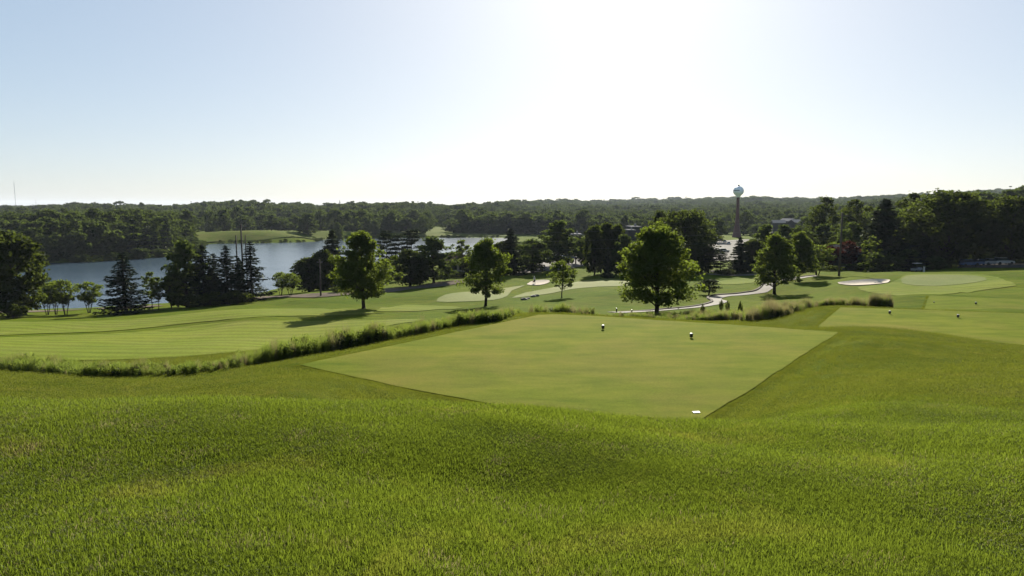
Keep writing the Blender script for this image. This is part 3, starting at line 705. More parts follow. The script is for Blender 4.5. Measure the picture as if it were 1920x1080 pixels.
tree('shrubby', 833, 176, 503, 34, 'dark shrub beside the driveway of the lakeside house', G3)
tree('dense', 885, 178, 478, 36, 'dark evergreen clump right of the lakeside house', G3)
tree('conifer', 957, 172, 427, 58, 'tall dark spruce-like tree between the middle maple and the round lawn tree', G3)
tree('dense', 940, 176, 450, 40, 'dark tree behind the right edge of the middle maple', G3)
tree('mid_a', 1000, 178, 446, 78, 'round-crowned tree above the shaded bunker', G3)
tree('mid_b', 1046, 196, 411, 80, 'tall bright-topped tree rising behind the small young maple', G3)
tree('pine_b', 1080, 212, 440, 50, 'soft evergreen between the bright-topped tree and the tall dark block', G3)
tree('mid_c', 1095, 205, 442, 40, 'small rounded tree against the tall dark block of evergreens', G3)
G4 = 'dark evergreens in the centre'
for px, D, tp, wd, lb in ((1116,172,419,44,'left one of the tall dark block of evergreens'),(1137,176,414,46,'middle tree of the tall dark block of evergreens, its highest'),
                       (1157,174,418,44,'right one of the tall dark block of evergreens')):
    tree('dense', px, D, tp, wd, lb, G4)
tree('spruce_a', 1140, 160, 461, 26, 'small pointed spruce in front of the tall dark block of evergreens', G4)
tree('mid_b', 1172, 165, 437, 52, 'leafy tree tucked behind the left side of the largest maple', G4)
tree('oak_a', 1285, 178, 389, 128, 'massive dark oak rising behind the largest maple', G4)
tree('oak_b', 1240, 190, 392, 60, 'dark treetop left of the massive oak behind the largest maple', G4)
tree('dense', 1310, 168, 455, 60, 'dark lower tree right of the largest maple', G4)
tree('bonsai', 1330, 112, 522, 46, 'low spreading pine on the lawn above the S bend of the path', G4)
tree('pine_b', 1330, 168, 465, 46, 'sparse pine at the left edge of the big parking lot', G4)
tree('pine_a', 1352, 162, 472, 34, 'thin open pine standing in front of the big parking lot', G4)
tree('conifer', 1388, 163, 444, 48, 'dark conifer right of the parking lot view', G4)
tree('dense', 1412, 165, 446, 44, 'dark tree between the dark conifer and the egg-shaped tree', G4)
tree('mid_b', 1436, 172, 418, 62, 'dark broadleaf tree behind the egg-shaped tree', G4)
tree('shrubby', 1365, 158, 503, 50, 'low dark shrubs beside the rocks of the service path', G4)
G5 = 'tall trees at the right'
for k, px, D, tp, wd, lb in (
 ('mid_a',1345,400,407,42,'round dark tree between the massive oak and the water tower'),
 ('mid_c',1396,560,393,52,'broad tree right behind the water tower'),
 ('mid_c',1362,600,398,34,'pale tree left behind the water tower'),
 ('mid_a',1420,470,420,44,'dark tree on the lawn at the foot of the water tower'),
 ('mid_b',1470,215,419,50,'dark treetop below the scattered metal roofs, left'),
 ('mid_c',1500,210,421,52,'dark treetop below the scattered metal roofs, right'),
 ('mid_b',1530,235,385,50,'tree left of the twin spiky treetops'),
 ('lacy',1549,228,365,62,'tall tree with a spiky top, left of the tall wooden pole'),
 ('mid_b',1545,205,418,60,'dark tree below the left spiky treetop'),
 ('lacy',1606,232,369,74,'tall tree with a feathery top, right of the tall wooden pole'),
 ('mid_a',1600,188,414,52,'rounded green tree right of the tall wooden pole'),
 ('dense',1575,195,436,40,'dark tree directly behind the tall wooden pole'),
 ('multi',1563,178,452,40,'small tree left of the dark gabled house'),
 ('red',1590,166,448,40,'small tree with dark red leaves above the dark gabled house'),
 ('red',1558,168,458,34,'rust coloured tree left of the dark gabled house'),
 ('dense',1524,170,470,40,'dark bushy tree behind the low rounded tree'),
 ('slender',1634,160,440,36,'pale stemmed tree at the left foot of the tall conifer wall'),
 ('conifer',1662,168,371,104,'tall broad conifer forming the left end of the dark tree wall'),
 ('lacy',1712,205,357,84,'tree with a lacy top between the tall conifer and the giant oak'),
 ('dense',1708,172,395,60,'dark tree between the tall conifer and the giant oak'),
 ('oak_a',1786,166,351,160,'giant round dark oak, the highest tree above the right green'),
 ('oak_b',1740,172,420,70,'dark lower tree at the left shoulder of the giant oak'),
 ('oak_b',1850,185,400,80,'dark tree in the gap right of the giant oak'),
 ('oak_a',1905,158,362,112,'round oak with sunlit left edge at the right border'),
 ('mid_a',1848,330,357,70,'hilltop tree seen between the giant oak and the right border oak'),
 ('mid_b',1890,345,354,60,'hilltop tree at the right border above the oak'),
 ('mid_c',1820,310,362,70,'hilltop tree just right behind the giant oak'),
 ('mid_b',1640,250,388,50,'treetop behind the left side of the tall conifer')):
    tree(k, px, D, tp, wd, lb, G5)
tree('shrubby', 1612, 160, 492, 60, 'dark shrub in front of the dark gabled house', G5)
tree('shrubby', 1560, 158, 497, 40, 'dark shrub left of the tall wooden pole', G5)
tree('shrubby', 1690, 158, 488, 60, 'shaded undergrowth at the foot of the tall conifer', G5)
tree('shrubby', 1770, 160, 484, 60, 'shaded undergrowth at the foot of the giant oak', G5)
tree('shrubby', 1740, 156, 492, 50, 'low shaded bush at the edge of the right green', G5)
# individual trees on the far shore lawn, each seen apart from its neighbours
FAR = [(395,560,393,30),(418,575,388,34),(444,590,384,34),(468,600,386,30),(424,545,412,14),(458,560,402,34),(490,585,399,32),(508,600,398,30),(526,545,409,36),
 (553,565,403,34),(576,580,396,40),(600,590,392,40),(628,580,390,42),(634,560,413,22),(655,600,392,36),(680,605,391,38),(703,600,408,22),(712,560,408,30),
 (728,570,404,36),(762,565,407,50),(793,560,403,26),(800,620,395,30),(775,640,392,36),(740,640,393,36),(850,600,410,44),(880,596,400,56),(915,590,398,56),(950,600,396,56),
 (985,590,398,50),(1020,580,400,50),(1060,585,402,50),(1100,590,404,50),(1140,600,404,50),(1180,600,404,44),
 (20,345,412,50),(60,350,418,46),(95,345,408,44),(120,352,415,40),(150,345,402,44),(185,352,410,46),(215,356,416,40),(240,360,408,46),(265,372,405,44),(295,380,412,40),(318,392,416,44),(340,404,410,44),(350,398,428,34),
 (8,380,398,44),(45,385,400,50),(80,392,394,46),(112,398,398,46),(140,392,392,40),(170,400,394,46),(205,405,396,46),(232,410,394,44),(262,420,392,46),(290,425,396,44),(320,440,394,40),(350,450,392,36)]
near_words = {0:'round-crowned', 1:'tall narrow', 2:'broad dark'}
for i, (px, D, tp, wd) in enumerate(FAR):
    if px < 356 and D < 460: place, gr = ('in the wood at the far water edge, left of the lawn', 'front trees of the wood across the lake')
    elif px < 640: place, gr = ('behind the sunlit far-shore lawn', 'trees behind the sunlit far-shore lawn')
    elif px < 830: place, gr = ('in the dark clump left of the bright far lawn', 'trees left of the small bright far lawn')
    else: place, gr = ('in the hazy wood right of the bright far lawn', 'trees right of the small bright far lawn')
    k = ('mid_a', 'mid_b', 'mid_c')[i % 3]
    if 390 < px < 710 and D >= 560 and i % 3 == 1: D -= 60; tp += 3
    tree(k, px, D, tp, wd*1.12, near_words[i % 3]+' tree '+place, gr)
for px, D, tp in ((404,553,418),(540,560,417),(585,560,418)): tree('mid_c', px, D, tp, 18, 'small low tree standing on the sunlit far-shore lawn', 'small trees on the far lawn')
# ------------------------------------------------------------------ far woodland and other uncountable growth as scatter
def gn_scatter(name, protos, P, rz, sc, kindi, label, cat, tilt=None):
    me = bpy.data.meshes.new(name); P = np.asarray(P, np.float32)
    me.vertices.add(len(P)); me.vertices.foreach_set('co', P.ravel())
    rot = np.zeros((len(P), 3), np.float32); rot[:,2] = rz
    if tilt is not None: rot[:,:2] = tilt
    a = me.attributes.new('rot', 'FLOAT_VECTOR', 'POINT'); a.data.foreach_set('vector', rot.ravel())
    a = me.attributes.new('scl', 'FLOAT_VECTOR', 'POINT'); a.data.foreach_set('vector', np.asarray(sc, np.float32).ravel())
    a = me.attributes.new('kd', 'INT', 'POINT'); a.data.foreach_set('value', np.asarray(kindi, np.int32))
    o = bpy.data.objects.new(name, me); COL.objects.link(o)
    ng = bpy.data.node_groups.new(name, 'GeometryNodeTree')
    ng.interface.new_socket('Geometry', in_out='INPUT', socket_type='NodeSocketGeometry'); ng.interface.new_socket('Geometry', in_out='OUTPUT', socket_type='NodeSocketGeometry')
    N = ng.nodes; L = ng.links; gi = N.new('NodeGroupInput'); go = N.new('NodeGroupOutput'); jn = N.new('GeometryNodeJoinGeometry')
    def named(nm, ty): q = N.new('GeometryNodeInputNamedAttribute'); q.data_type = ty; q.inputs['Name'].default_value = nm; return [s for s in q.outputs if s.enabled][0]
    for i, pr in enumerate(protos):
        ob = N.new('GeometryNodeObjectInfo'); ob.inputs['Object'].default_value = pr; ob.transform_space = 'ORIGINAL'; ob.inputs['As Instance'].default_value = True
        ip = N.new('GeometryNodeInstanceOnPoints'); cm = N.new('FunctionNodeCompare'); cm.data_type = 'INT'; cm.operation = 'EQUAL'
        L.new(named('kd', 'INT'), [s for s in cm.inputs if s.enabled][0]); [s for s in cm.inputs if s.enabled][1].default_value = i
        L.new(cm.outputs[0], ip.inputs['Selection']); L.new(gi.outputs[0], ip.inputs['Points']); L.new(ob.outputs['Geometry'], ip.inputs['Instance'])
        L.new(named('rot', 'FLOAT_VECTOR'), ip.inputs['Rotation']); L.new(named('scl', 'FLOAT_VECTOR'), ip.inputs['Scale'])
        L.new(ip.outputs[0], jn.inputs[0])
    L.new(jn.outputs[0], go.inputs[0])
    md = o.modifiers.new('scatter', 'NODES'); md.node_group = ng
    tag(o, label, cat, kind='stuff'); return o
def proto(name, V, Fq, mat):
    me = bpy.data.meshes.new(name); me.vertices.add(len(V)); me.vertices.foreach_set('co', np.asarray(V, np.float32).ravel())
    k = Fq.shape[1]; me.loops.add(len(Fq)*k); me.loops.foreach_set('vertex_index', Fq.astype(np.int32).ravel())
    me.polygons.add(len(Fq)); me.polygons.foreach_set('loop_start', np.arange(len(Fq), dtype=np.int32)*k); me.update(calc_edges=True)
    me.materials.append(mat); return bpy.data.objects.new(name, me)
wood_p = []
for i, (sd_, kd, lp) in enumerate(((41,'round',.35),(42,'maple',.45),(43,'round',.5))):
    V, Fq, _ = broadleaf(sd_, Hh=15, Wd=12, nc=70, per=30, leaf=.8, base=.3, kind=kd, lumpy=lp)
    wood_p.append(proto('woodland_crown', V, Fq, M['leaf_far']))
V, Fq, _ = spruce(44, Hh=16, Wd=7, levels=14, per=7, leaf=.9, dens=.55); wood_p.append(proto('woodland_spruce', V, Fq, M['needle']))
def wood(name, r0, r1, a0, a1, seed, label, spf=.0125, smin=8.0, hs=(10, 18), keep=None, excl=(), con=.08):
    rng = np.random.RandomState(seed); P = []; r = r0
    while r < r1:
        s_ = max(smin, r*spf); k = int((a1-a0)*r/s_)
        az = a0+(a1-a0)*(np.arange(k)+rng.rand(k))/max(k, 1); rr = r+(rng.rand(k)-.5)*s_*1.3
        P.append(np.stack([rr*np.sin(az), rr*np.cos(az), np.full(k, s_)], -1)); r += s_*.85
    P = np.concatenate(P); x, y, s_ = P.T
    ok = sdist(lake, x, y) > 3
    for e, mg in excl: ok &= sdist(e, x, y) > mg
    if keep is not None: ok &= keep(x, y)
    x, y, s_ = x[ok], y[ok], s_[ok]; n_ = len(x); z = H(x, y)
    hh = (hs[0]+(hs[1]-hs[0])*rng.rand(n_))/15*(1+.55*vnoise(x/38, y/38)); ww = s_*(1.0+.55*rng.rand(n_))/12
    ww = np.maximum(ww, hh*.7)
    k = rng.choice(4, n_, p=[.34-con/3, .34-con/3, .32-con/3, con])
    return gn_scatter(name, wood_p, np.stack([x, y, z-.6], -1), rng.rand(n_)*6.28, np.stack([ww, ww, hh*(1+np.clip((s_-10)/60, 0, .5))], -1), k, label, 'woodland')
ex_far = [(fl1, 4), (fl2, 4), (lotB, 6), (lotA, 6), (lotC, 5)]
# open corridors: the far lawns must be seen over the water, so nothing grows between them and the shore
def world_poly(pl, Ds): return np.array([(float(ray(px, 400)[0])*D, D) for (px, D) in pl])
open1 = np.array([(float(ray(px, 440)[0])*D, D) for px, D in ((352,430),(640,430),(960,500),(960,556),(840,560),(845,690),(815,690),(800,556),(645,556),(620,575),(500,580),(400,565),(352,540))])
wood('woodland', 335, 700, R(-48), R(-18.5), 51, 'dark dense wood covering the hill across the left end of the lake', smin=10, hs=(8.5,18), excl=ex_far+[(open1, 2)], keep=lambda x, y: (x/y < -.46) | (y > 595))
wood('woodland', 585, 1500, R(-27), R(4), 52, 'long belt of mixed wood behind the far-shore lawns', smin=11.5, hs=(8.5,18), excl=ex_far+[(open1, 3)])
wood('woodland', 560, 1500, R(3), R(44), 53, 'broad wood filling the valley behind the water tower', smin=11, hs=(8.5,18), excl=ex_far, keep=lambda x, y: (x/y > .42) | (y > 640) | (x/y < .27))
wood('woodland', 700, 1500, R(-50), R(-24), 54, 'wooded ridge on the left horizon', smin=10, hs=(8.5,18))
wood('woodland', 1500, 7000, R(-48), R(48), 55, 'hazy wooded hills along the horizon', spf=.013, hs=(10,19), con=.03)
wood('woodland', 250, 560, R(21), R(46), 56, 'wood on the hillside behind the giant oaks', smin=8, hs=(8.5,18), excl=ex_far, keep=lambda x, y: (x/y > .52) | ((y > 330) & (x/y > .47)))
wood('undergrowth', 150, 300, R(27.3), R(46), 57, 'shaded undergrowth below the giant oaks', smin=5, hs=(3,5), excl=[(g3, 8), (lotC, 4), (g4, 8)], keep=lambda x, y: (y > 146) & (y > 150-(x-90)*.1))
wood('undergrowth', 205, 380, R(-2), R(11), 58, 'bushes and treetops around the centre parking lot', smin=8, hs=(3,6), excl=ex_far, keep=lambda x, y: (y > 235))
# bushy fringe along the far water edge
def fringe():
    rng = np.random.RandomState(61); P = []; L = lake; n_ = len(L)
    for i in range(n_):
        a, b_ = L[i], L[(i+1) % n_]; ln = np.linalg.norm(b_-a)
        if (a[1]+b_[1])/2 < 290: continue
        for q in range(int(ln/2.6)):
            p = a+(b_-a)*rng.rand(); nr = np.array([b_[1]-a[1], -(b_[0]-a[0])])/max(ln, 1e-6); P.append(p+nr*rng.uniform(-3, 3))
    P = np.array(P); z = H(P[:,0], P[:,1]); n_ = len(P); ok = z > W_Z-24.5+24.5-200
    hh = (.9+1.3*rng.rand(n_))/15; left = P[:,0]/P[:,1] < -.455; hh[left] *= 2.4
    gn_scatter('shore_brush', wood_p[:3], np.stack([P[:,0], P[:,1], np.maximum(z, CZ-24.4)-.1], -1), rng.rand(n_)*6.28, np.stack([hh*1.9, hh*1.9, hh], -1), rng.randint(0, 3, n_), 'dark brushy fringe along the far edge of the lake', 'brush')
fringe()
# ------------------------------------------------------------------ grass, hedge strip, reeds
def blades(n_, rad, h, wd, seed, lean=.45, seg=2, gauss=True):
    rng = np.random.RandomState(seed)
    if gauss: p = rng.randn(n_, 2)*rad*.5
    else: q = np.sqrt(rng.rand(n_))*rad; a = rng.rand(n_)*6.283; p = np.stack([q*np.cos(a), q*np.sin(a)], -1)
    hh = h*(.45+.75*rng.rand(n_)); a = rng.rand(n_)*6.283; ln = (.25+.75*rng.rand(n_))*lean*hh; b = rng.rand(n_)*6.283
    dx, dy = np.cos(a)*wd/2, np.sin(a)*wd/2; lx, ly = np.cos(b)*ln, np.sin(b)*ln
    z0 = np.full(n_, -.012)
    V = [np.stack([p[:,0]-dx, p[:,1]-dy, z0], -1), np.stack([p[:,0]+dx, p[:,1]+dy, z0], -1),
         np.stack([p[:,0]+dx*.75+lx*.35, p[:,1]+dy*.75+ly*.35, hh*.6], -1), np.stack([p[:,0]-dx*.75+lx*.35, p[:,1]-dy*.75+ly*.35, hh*.6], -1),
         np.stack([p[:,0]+dx*.15+lx, p[:,1]+dy*.15+ly, hh], -1), np.stack([p[:,0]-dx*.15+lx, p[:,1]-dy*.15+ly, hh], -1)]
    V = np.stack(V, 1).reshape(-1, 3); i = np.arange(n_)*6
    Fq = np.concatenate([np.stack([i, i+1, i+2, i+3], -1), np.stack([i+3, i+2, i+4, i+5], -1)])
    return V, Fq
def slope_tilt(x, y):
    e = .5; gx = (H(x+e, y)-H(x-e, y))/(2*e); gy = (H(x, y+e)-H(x, y-e))/(2*e); return gx, gy
def lawn(name, protos, r0, r1, sp0, k, seed, label, hv=.45, excl=(), a1=R(43), half=R(60)):
    rng = np.random.RandomState(seed); P = []; r = r0
    while r < r1:
        s_ = sp0*max(1, (r/r0))**k; c = int(2*half*r/s_)
        az = -half+2*half*(np.arange(c)+rng.rand(c))/max(c, 1); rr = r+(rng.rand(c)-.5)*s_*1.2
        P.append(np.stack([rr*np.sin(az), rr*np.cos(az), np.full(c, s_/sp0)], -1)); r += s_
    P = np.concatenate(P); x, y, s_ = P.T; ok = np.ones(len(x), bool)
    for e, mg in excl: ok &= sdist(e, x, y) > mg
    x, y, s_ = x[ok], y[ok], s_[ok]; n_ = len(x); z = H(x, y)
    v = 1+hv*(vnoise(x*1.7, y*1.7)*1.3+vnoise(x*.5+5, y*.5)+vnoise(x*5, y*5))*1.35
    sc = np.stack([s_, s_, np.clip(v*(1+.25*(s_-1)), .45, 2)*(.85+.3*rng.rand(n_))], -1)
    return gn_scatter(name, protos, np.stack([x, y, z], -1), rng.rand(n_)*6.28, sc, rng.randint(0, len(protos), n_), label, 'grass')
tuft = []
for i in range(4):
    V, Fq = blades(520, .15, .0145, .0030, 70+i, lean=1.7); tuft.append(proto('grass_tuft', V, Fq, M['grass_blade']))
V, Fq = blades(150, .14, .016, .0032, 78, lean=2.6); tuft += [tuft[0], tuft[1], tuft[2], tuft[3], tuft[0], tuft[1], tuft[2]]; tuft.append(proto('dry_tuft', V, Fq, M['reed']))
lawn('lawn_grass', tuft, 2.4, 19, .10, .3, 71, 'short mown grass of the foreground slope, every blade catching the sun', excl=[(tee1, .1)])
tuft2 = []
for i in range(3):
    V, Fq = blades(300, .42, .024, .008, 80+i, lean=1.6); tuft2.append(proto('grass_tuft', V, Fq, M['bank_blade']))
lawn('bank_grass', tuft2, 17.5, 62, .30, .5, 81, 'rough mown grass on the banks around the tees', excl=[(tee1, .12), (tee2, .15), (tee3, .2), (f1, .3)])
# shaggy edging along the tee borders
def edging():
    rng = np.random.RandomState(85); P = []
    for poly, st in ((tee1, .10), (tee2, .16), (tee3, .3)):
        for i in range(len(poly)):
            a, b_ = poly[i], poly[(i+1) % len(poly)]; L = np.linalg.norm(b_-a)
            if max(abs(a[0]), abs(b_[0])) > 60: continue
            nr = np.array([b_[1]-a[1], -(b_[0]-a[0])])/L
            for q in range(int(L/st)):
                p = a+(b_-a)*rng.rand(); u = p+nr*.14
                if sdist(poly, np.array([u[0]]), np.array([u[1]]))[0] < 0: u = p-nr*.14
                P.append(u)
    P = np.array(P); z = H(P[:,0], P[:,1]); n_ = len(P); s_ = .3+.2*rng.rand(n_)
    gn_scatter('edge_grass', tuft2, np.stack([P[:,0], P[:,1], z], -1), rng.rand(n_)*6.28, np.stack([s_, s_, 1.4+.6*rng.rand(n_)], -1), rng.randint(0, 3, n_), 'slightly taller grass edging the mown tees', 'grass')
edging()
def weed(seed, h=1.0, leaves=70, stems=7, rad=.28, leaf=.085):
    rng = np.random.RandomState(seed); V = []; C = []
    for s_ in range(stems):
        a = rng.rand()*6.283; r_ = rad*rng.rand()**.5; p = np.array([r_*math.cos(a), r_*math.sin(a), -.05]); hh = h*(.55+.5*rng.rand())
        q = p+np.array([rng.randn()*.12, rng.randn()*.12, hh]); u = np.array([math.cos(a+1), math.sin(a+1), 0])*.008
        V.append([p-u, p+u, q+u*.4, q-u*.4])
        k = leaves//stems; t = (rng.rand(k)**.75)[:,None]; C.append(p+(q-p)*t+rng.randn(k, 3)*np.array([.07, .07, .03]))
    L = leaf_quads(np.concatenate(C), leaf, rng, .3, 2.4).reshape(-1, 4, 3)
    V = np.concatenate([np.array(V), L]).reshape(-1, 3); return V, quadf(len(V))
weeds = [proto('weed_plant', *weed(90, .95, 110, 8), M['weed']), proto('weed_plant', *weed(91, 1.1, 100, 8), M['weed']), proto('weed_plant', *weed(92, .8, 120, 9, .35), M['weed_dark'])]
V, Fq = blades(130, .3, 1.05, .014, 93, lean=.35); weeds.append(proto('tall_grass', V, Fq, M['weed']))
V, Fq = blades(120, .25, 1.2, .013, 94, lean=.3); weeds.append(proto('tall_grass_dry', V, Fq, M['reed']))
def strip_growth(name, pl, wid, n_, seed, probs, hr, label, cat, base_h=1.0, dmin=20, Ds=None):
    rng = np.random.RandomState(seed)
    C = np.array([(float(ray(px, 600)[0])*D, D) for px, D in Ds]) if Ds else hits(pl, dmin)
    C = smooth(C, 8, closed=False); W_ = np.interp(np.linspace(0, 1, len(C)), np.linspace(0, 1, len(wid)), wid); hp = np.interp(np.linspace(0, 1, len(C)), np.linspace(0, 1, len(hr)), hr)
    sg = np.linalg.norm(np.diff(C, axis=0), axis=1); cs = np.concatenate([[0], np.cumsum(sg)]); u = rng.rand(n_)*cs[-1]
    x = np.interp(u, cs, C[:,0]); y = np.interp(u, cs, C[:,1]); wv = np.interp(u, cs, W_); hv = np.interp(u, cs, hp)
    T = np.gradient(C, axis=0); T /= np.linalg.norm(T, axis=1)[:,None]; tx = np.interp(u, cs, T[:,0]); ty = np.interp(u, cs, T[:,1])
    o_ = (rng.rand(n_)-.5)*wv*(1+.35*vnoise(x*.5, y*.5)); x = x-ty*o_; y = y+tx*o_
    z = H(x, y); s_ = hv*(.65+.45*rng.rand(n_))*(1+.7*vnoise(x*.45, y*.45)+.7*vnoise(x*1.4, y*1.4))
    return gn_scatter(name, weeds, np.stack([x, y, z], -1), rng.rand(n_)*6.28, np.stack([s_*.85, s_*.85, s_], -1), rng.choice(5, n_, p=probs), label, cat)
strip_growth('weed_strip', [(-80,685),(0,692),(100,697),(200,700),(300,699),(400,692),(480,679),(560,667),(650,650),(760,631),(860,610),(940,597.5),(990,589)], [2.4,2.2,2.0,2.0,1.9,1.8,1.6,1.2], 5200, 101, [.28,.26,.08,.32,.06], [.72,.68,.56,.44,.42,.42,.52,.64,.74,.74,.62,.46,.3],
             'long unmown strip of tall yellow-green weeds curving along the left of the nearest tee', 'tall weeds', dmin=27)
strip_growth('weed_strip', None, [1.2,1.5,1.5,1.2], 110, 102, [.12,.12,.16,.35,.25], [.6,.8,.7,.4], 'sparse tall grass stalks behind the far corner of the nearest tee', 'tall grass',
             Ds=[(990,50),(1040,50),(1100,49),(1170,48)])
strip_growth('weed_patch', None, [5,9,11,9], 2000, 103, [.22,.18,.26,.22,.12], [.4,.5,.5,.6], 'scrubby unmown patch between the nearest tee and the cart path', 'weeds',
             Ds=[(1200,58),(1270,60),(1350,60),(1430,58)])
strip_growth('reed_bed', None, [1.6,2.0,1.7,1.0], 430, 104, [.05,.05,.12,.18,.60], [.65,.9,.8,.5], 'brown feathery reeds at the corner between the two nearer tees', 'reeds',
             Ds=[(1395,52),(1440,52.5),(1480,55),(1515,60)])
strip_growth('reed_bed', None, [1.6,1.6,1.8,1.6], 320, 105, [.10,.12,.08,.20,.50], [.55,.5,.5,.7], 'low tan grass band behind the far edge of the second tee', 'reeds',
             Ds=[(1505,62),(1545,62),(1590,60),(1630,59)])
strip_growth('reed_bed', None, [1.3,1.6,1.2], 150, 106, [.08,.08,.06,.18,.60], [.65,.95,.8], 'tall tan grass clump at the right end of the reed band', 'reeds',
             Ds=[(1632,58),(1650,57.5),(1664,57)])

# ------------------------------------------------------------------ tee markers, plaque, posts
def marker(px, py, dmin, label, sz=.17):
    x, y = hit(px, py, dmin); z = h1(x, y)+.03
    r = empty('tee_marker', (x, y, z), .3); MB().tube([(0,0,-.05),(0,0,.06)], .012, 6).build('spike', M['black'], r)
    b_ = MB().lathe([(sz*.42,.05),(sz*.5,.07),(sz*.5,.05+sz*.95),(sz*.45,.05+sz*1.05)], seg=16).build('body', M['black'], r, False)
    MB().lathe([(sz*.47,.05+sz*1.055),(sz*.44,.05+sz*1.22),(sz*.2,.05+sz*1.3)], seg=16).build('cap', M['white'], r)
    tag(r, label, 'tee marker', 'tee markers'); return r
marker(1130.5, 619, 25, 'black tee marker with white cap, left one of the pair on the nearest tee')
marker(1296, 635, 25, 'black tee marker with white cap, right one of the pair on the nearest tee')
marker(1668, 590, 40, 'small black tee marker, left one on the second tee')
marker(1796, 597, 40, 'small black tee marker, right one on the second tee')
marker(1829.5, 572, 55, 'tiny black tee marker on the farthest tee, right one')
marker(1751, 569, 55, 'tiny dark tee marker on the farthest tee, left one', .1)
x, y = hit(1306, 776, 15); r = empty('yardage_plaque', (x, y, h1(x, y)+.035), .15)
MB().box((0,0,.012),(.23,.085,.02)).build('slab', M['white'], r); MB().box((0,.06,.018),(.24,.035,.03)).build('rim', M['black'], r)
tag(r, 'flat white plaque with dark rear edge in the near corner of the nearest tee', 'plaque')
for px, py, lb in ((1156,586,'short dark post at the left end of the cart path'),(1184.5,589,'short dark post below the cart path, near its left end')):
    x, y = hit(px, py, 60); r = empty('path_post', (x, y, h1(x, y)))
    MB().box((0,0,.22),(.13,.13,.56)).build('post', M['black'], r); MB().box((0,0,.53),(.16,.16,.05), 0, .6).build('cap', M['black'], r); tag(r, lb, 'post', 'posts by the cart path')
# flagstick on the central green, small white-clad golfer standing by the shaded bunker
x, y = hit(999, 546, 100); r = empty('flagstick', (x, y, h1(x, y)))
MB().tube([(0,0,0),(0,0,2.1)], .02, 6).build('pole', M['white'], r); MB().prism([(0,1.75),(.38,1.92),(0,2.1)], -.01, .01).build('flag', M['car_red'], r)
tag(r, 'thin flagstick standing on the central putting green', 'flagstick')
# rocks of the little ditch below the central green and along the service path
def rock(x, y, s_, seed, label, group):
    rng = np.random.RandomState(seed); bm = bmesh.new(); bmesh.ops.create_icosphere(bm, subdivisions=2, radius=1)
    for v in bm.verts:
        v.co *= 1+.22*rng.randn()*.6; v.co.z *= .6
    me = bpy.data.meshes.new('rock'); bm.to_mesh(me); bm.free(); me.materials.append(M['rock'])
    o = bpy.data.objects.new('rock', me); COL.objects.link(o); o.location = (x, y, h1(x, y)+s_*.15); o.scale = (s_*1.2, s_, s_); o.rotation_euler = (0, 0, rng.rand()*6)
    tag(o, label, 'rock', group)
for i, (px, py, s_) in enumerate(((983,562.5,.5),(990,560.5,.4),(1000,557,.55),(1006,556,.5))):
    x, y = hit(px, py, 85); rock(x, y, s_, 200+i, 'grey rock in the little ditch in front of the central green', 'rocks in the ditch')
for i, (px, py, s_) in enumerate(((1338,511,.8),(1348,512,1.0),(1357,512.5,.7),(1372,513,.9),(1388,513,.6),(1405,511,.7))):
    x, y = hit(px, py, 120); rock(x, y, s_, 210+i, 'pale rock beside the service path below the car park trees', 'rocks by the service path')
for i, (px, py) in enumerate(((1352,587),(1364,590),(1387,597),(1317,598))):
    x, y = hit(px, py, 56); s_ = (.5,.35,.55,.4)[i]
    tree('shrubby', px, y, py-9, 9, ('dark round shrub in the scrubby patch, higher left','dark round shrub in the scrubby patch, higher right','dark round shrub in the scrubby patch beside the reeds','dark round shrub in the scrubby patch nearest the largest maple')[i], 'shrubs in the scrubby patch', x=x, base_h=1.5*s_*2)

# ------------------------------------------------------------------ poles and wires
def pole(px, py, top, dmin, rad, label, arm=0.0, lower=None, D=None):
    if D is None: x, y = hit(px, py, dmin)
    else: x, y = float(ray(px, 500)[0])*D, D
    g = h1(x, y); Ht = CZ+float(ray(px, top)[1])*y-g
    r = empty('utility_pole', (x, y, g)); MB().tube([(0,0,-.5),(0,0,Ht*.5),(0,0,Ht)], [rad*1.2, rad, rad*.8], 10).build('shaft', M['pole'], r, True)
    if arm: 
        MB().box((0,0,Ht-.6),(arm,.12,.14)).build('crossarm', M['pole'], r)
        for s_ in (-.46, 0, .46): MB().lathe([(.05,0),(.07,.06),(.05,.16),(.07,.2),(.03,.28)], (arm*s_, 0, Ht-.53), 8).build('insulator', M['wall_grey'], r)
    tag(r, label, 'utility pole', 'utility poles'); return Vector((x, y, g+Ht))
pa = pole(455, 560, 420, 100, .17, 'tallest of the three poles among the spruces', 2.0, D=140)
pole(445, 560, 441, 100, .15, 'left lower pole of the three among the spruces', 0, D=141)
pole(462.5, 560, 441, 100, .12, 'right lower thin pole of the three among the spruces', 0, D=143)
pole(601.5, 555.5, 487, 120, .15, 'slim pole beside the lake road, in front of the dark tree', 1.1)
pb = pole(1573, 518, 399, 120, .20, 'tall wooden pole in front of the dark gabled house', 2.2)
for i, (dz, lb) in enumerate(((-.4, 'upper thin power line across the valley'), (-2.2, 'middle thin power line across the valley'), (-4.0, 'lower thin power line across the valley'))):
    A0 = pa+Vector((0, 0, dz)); B0 = pb+Vector((0, 0, dz)); P = []
    for k in range(41):
        t = k/40; q = A0.lerp(B0, t); q.z -= 4*2.6*t*(1-t); P.append(tuple(q))
    o = MB().tube(P, .013, 5).build('power_line', M['wire']); tag(o, lb, 'power line', 'power lines across the valley')
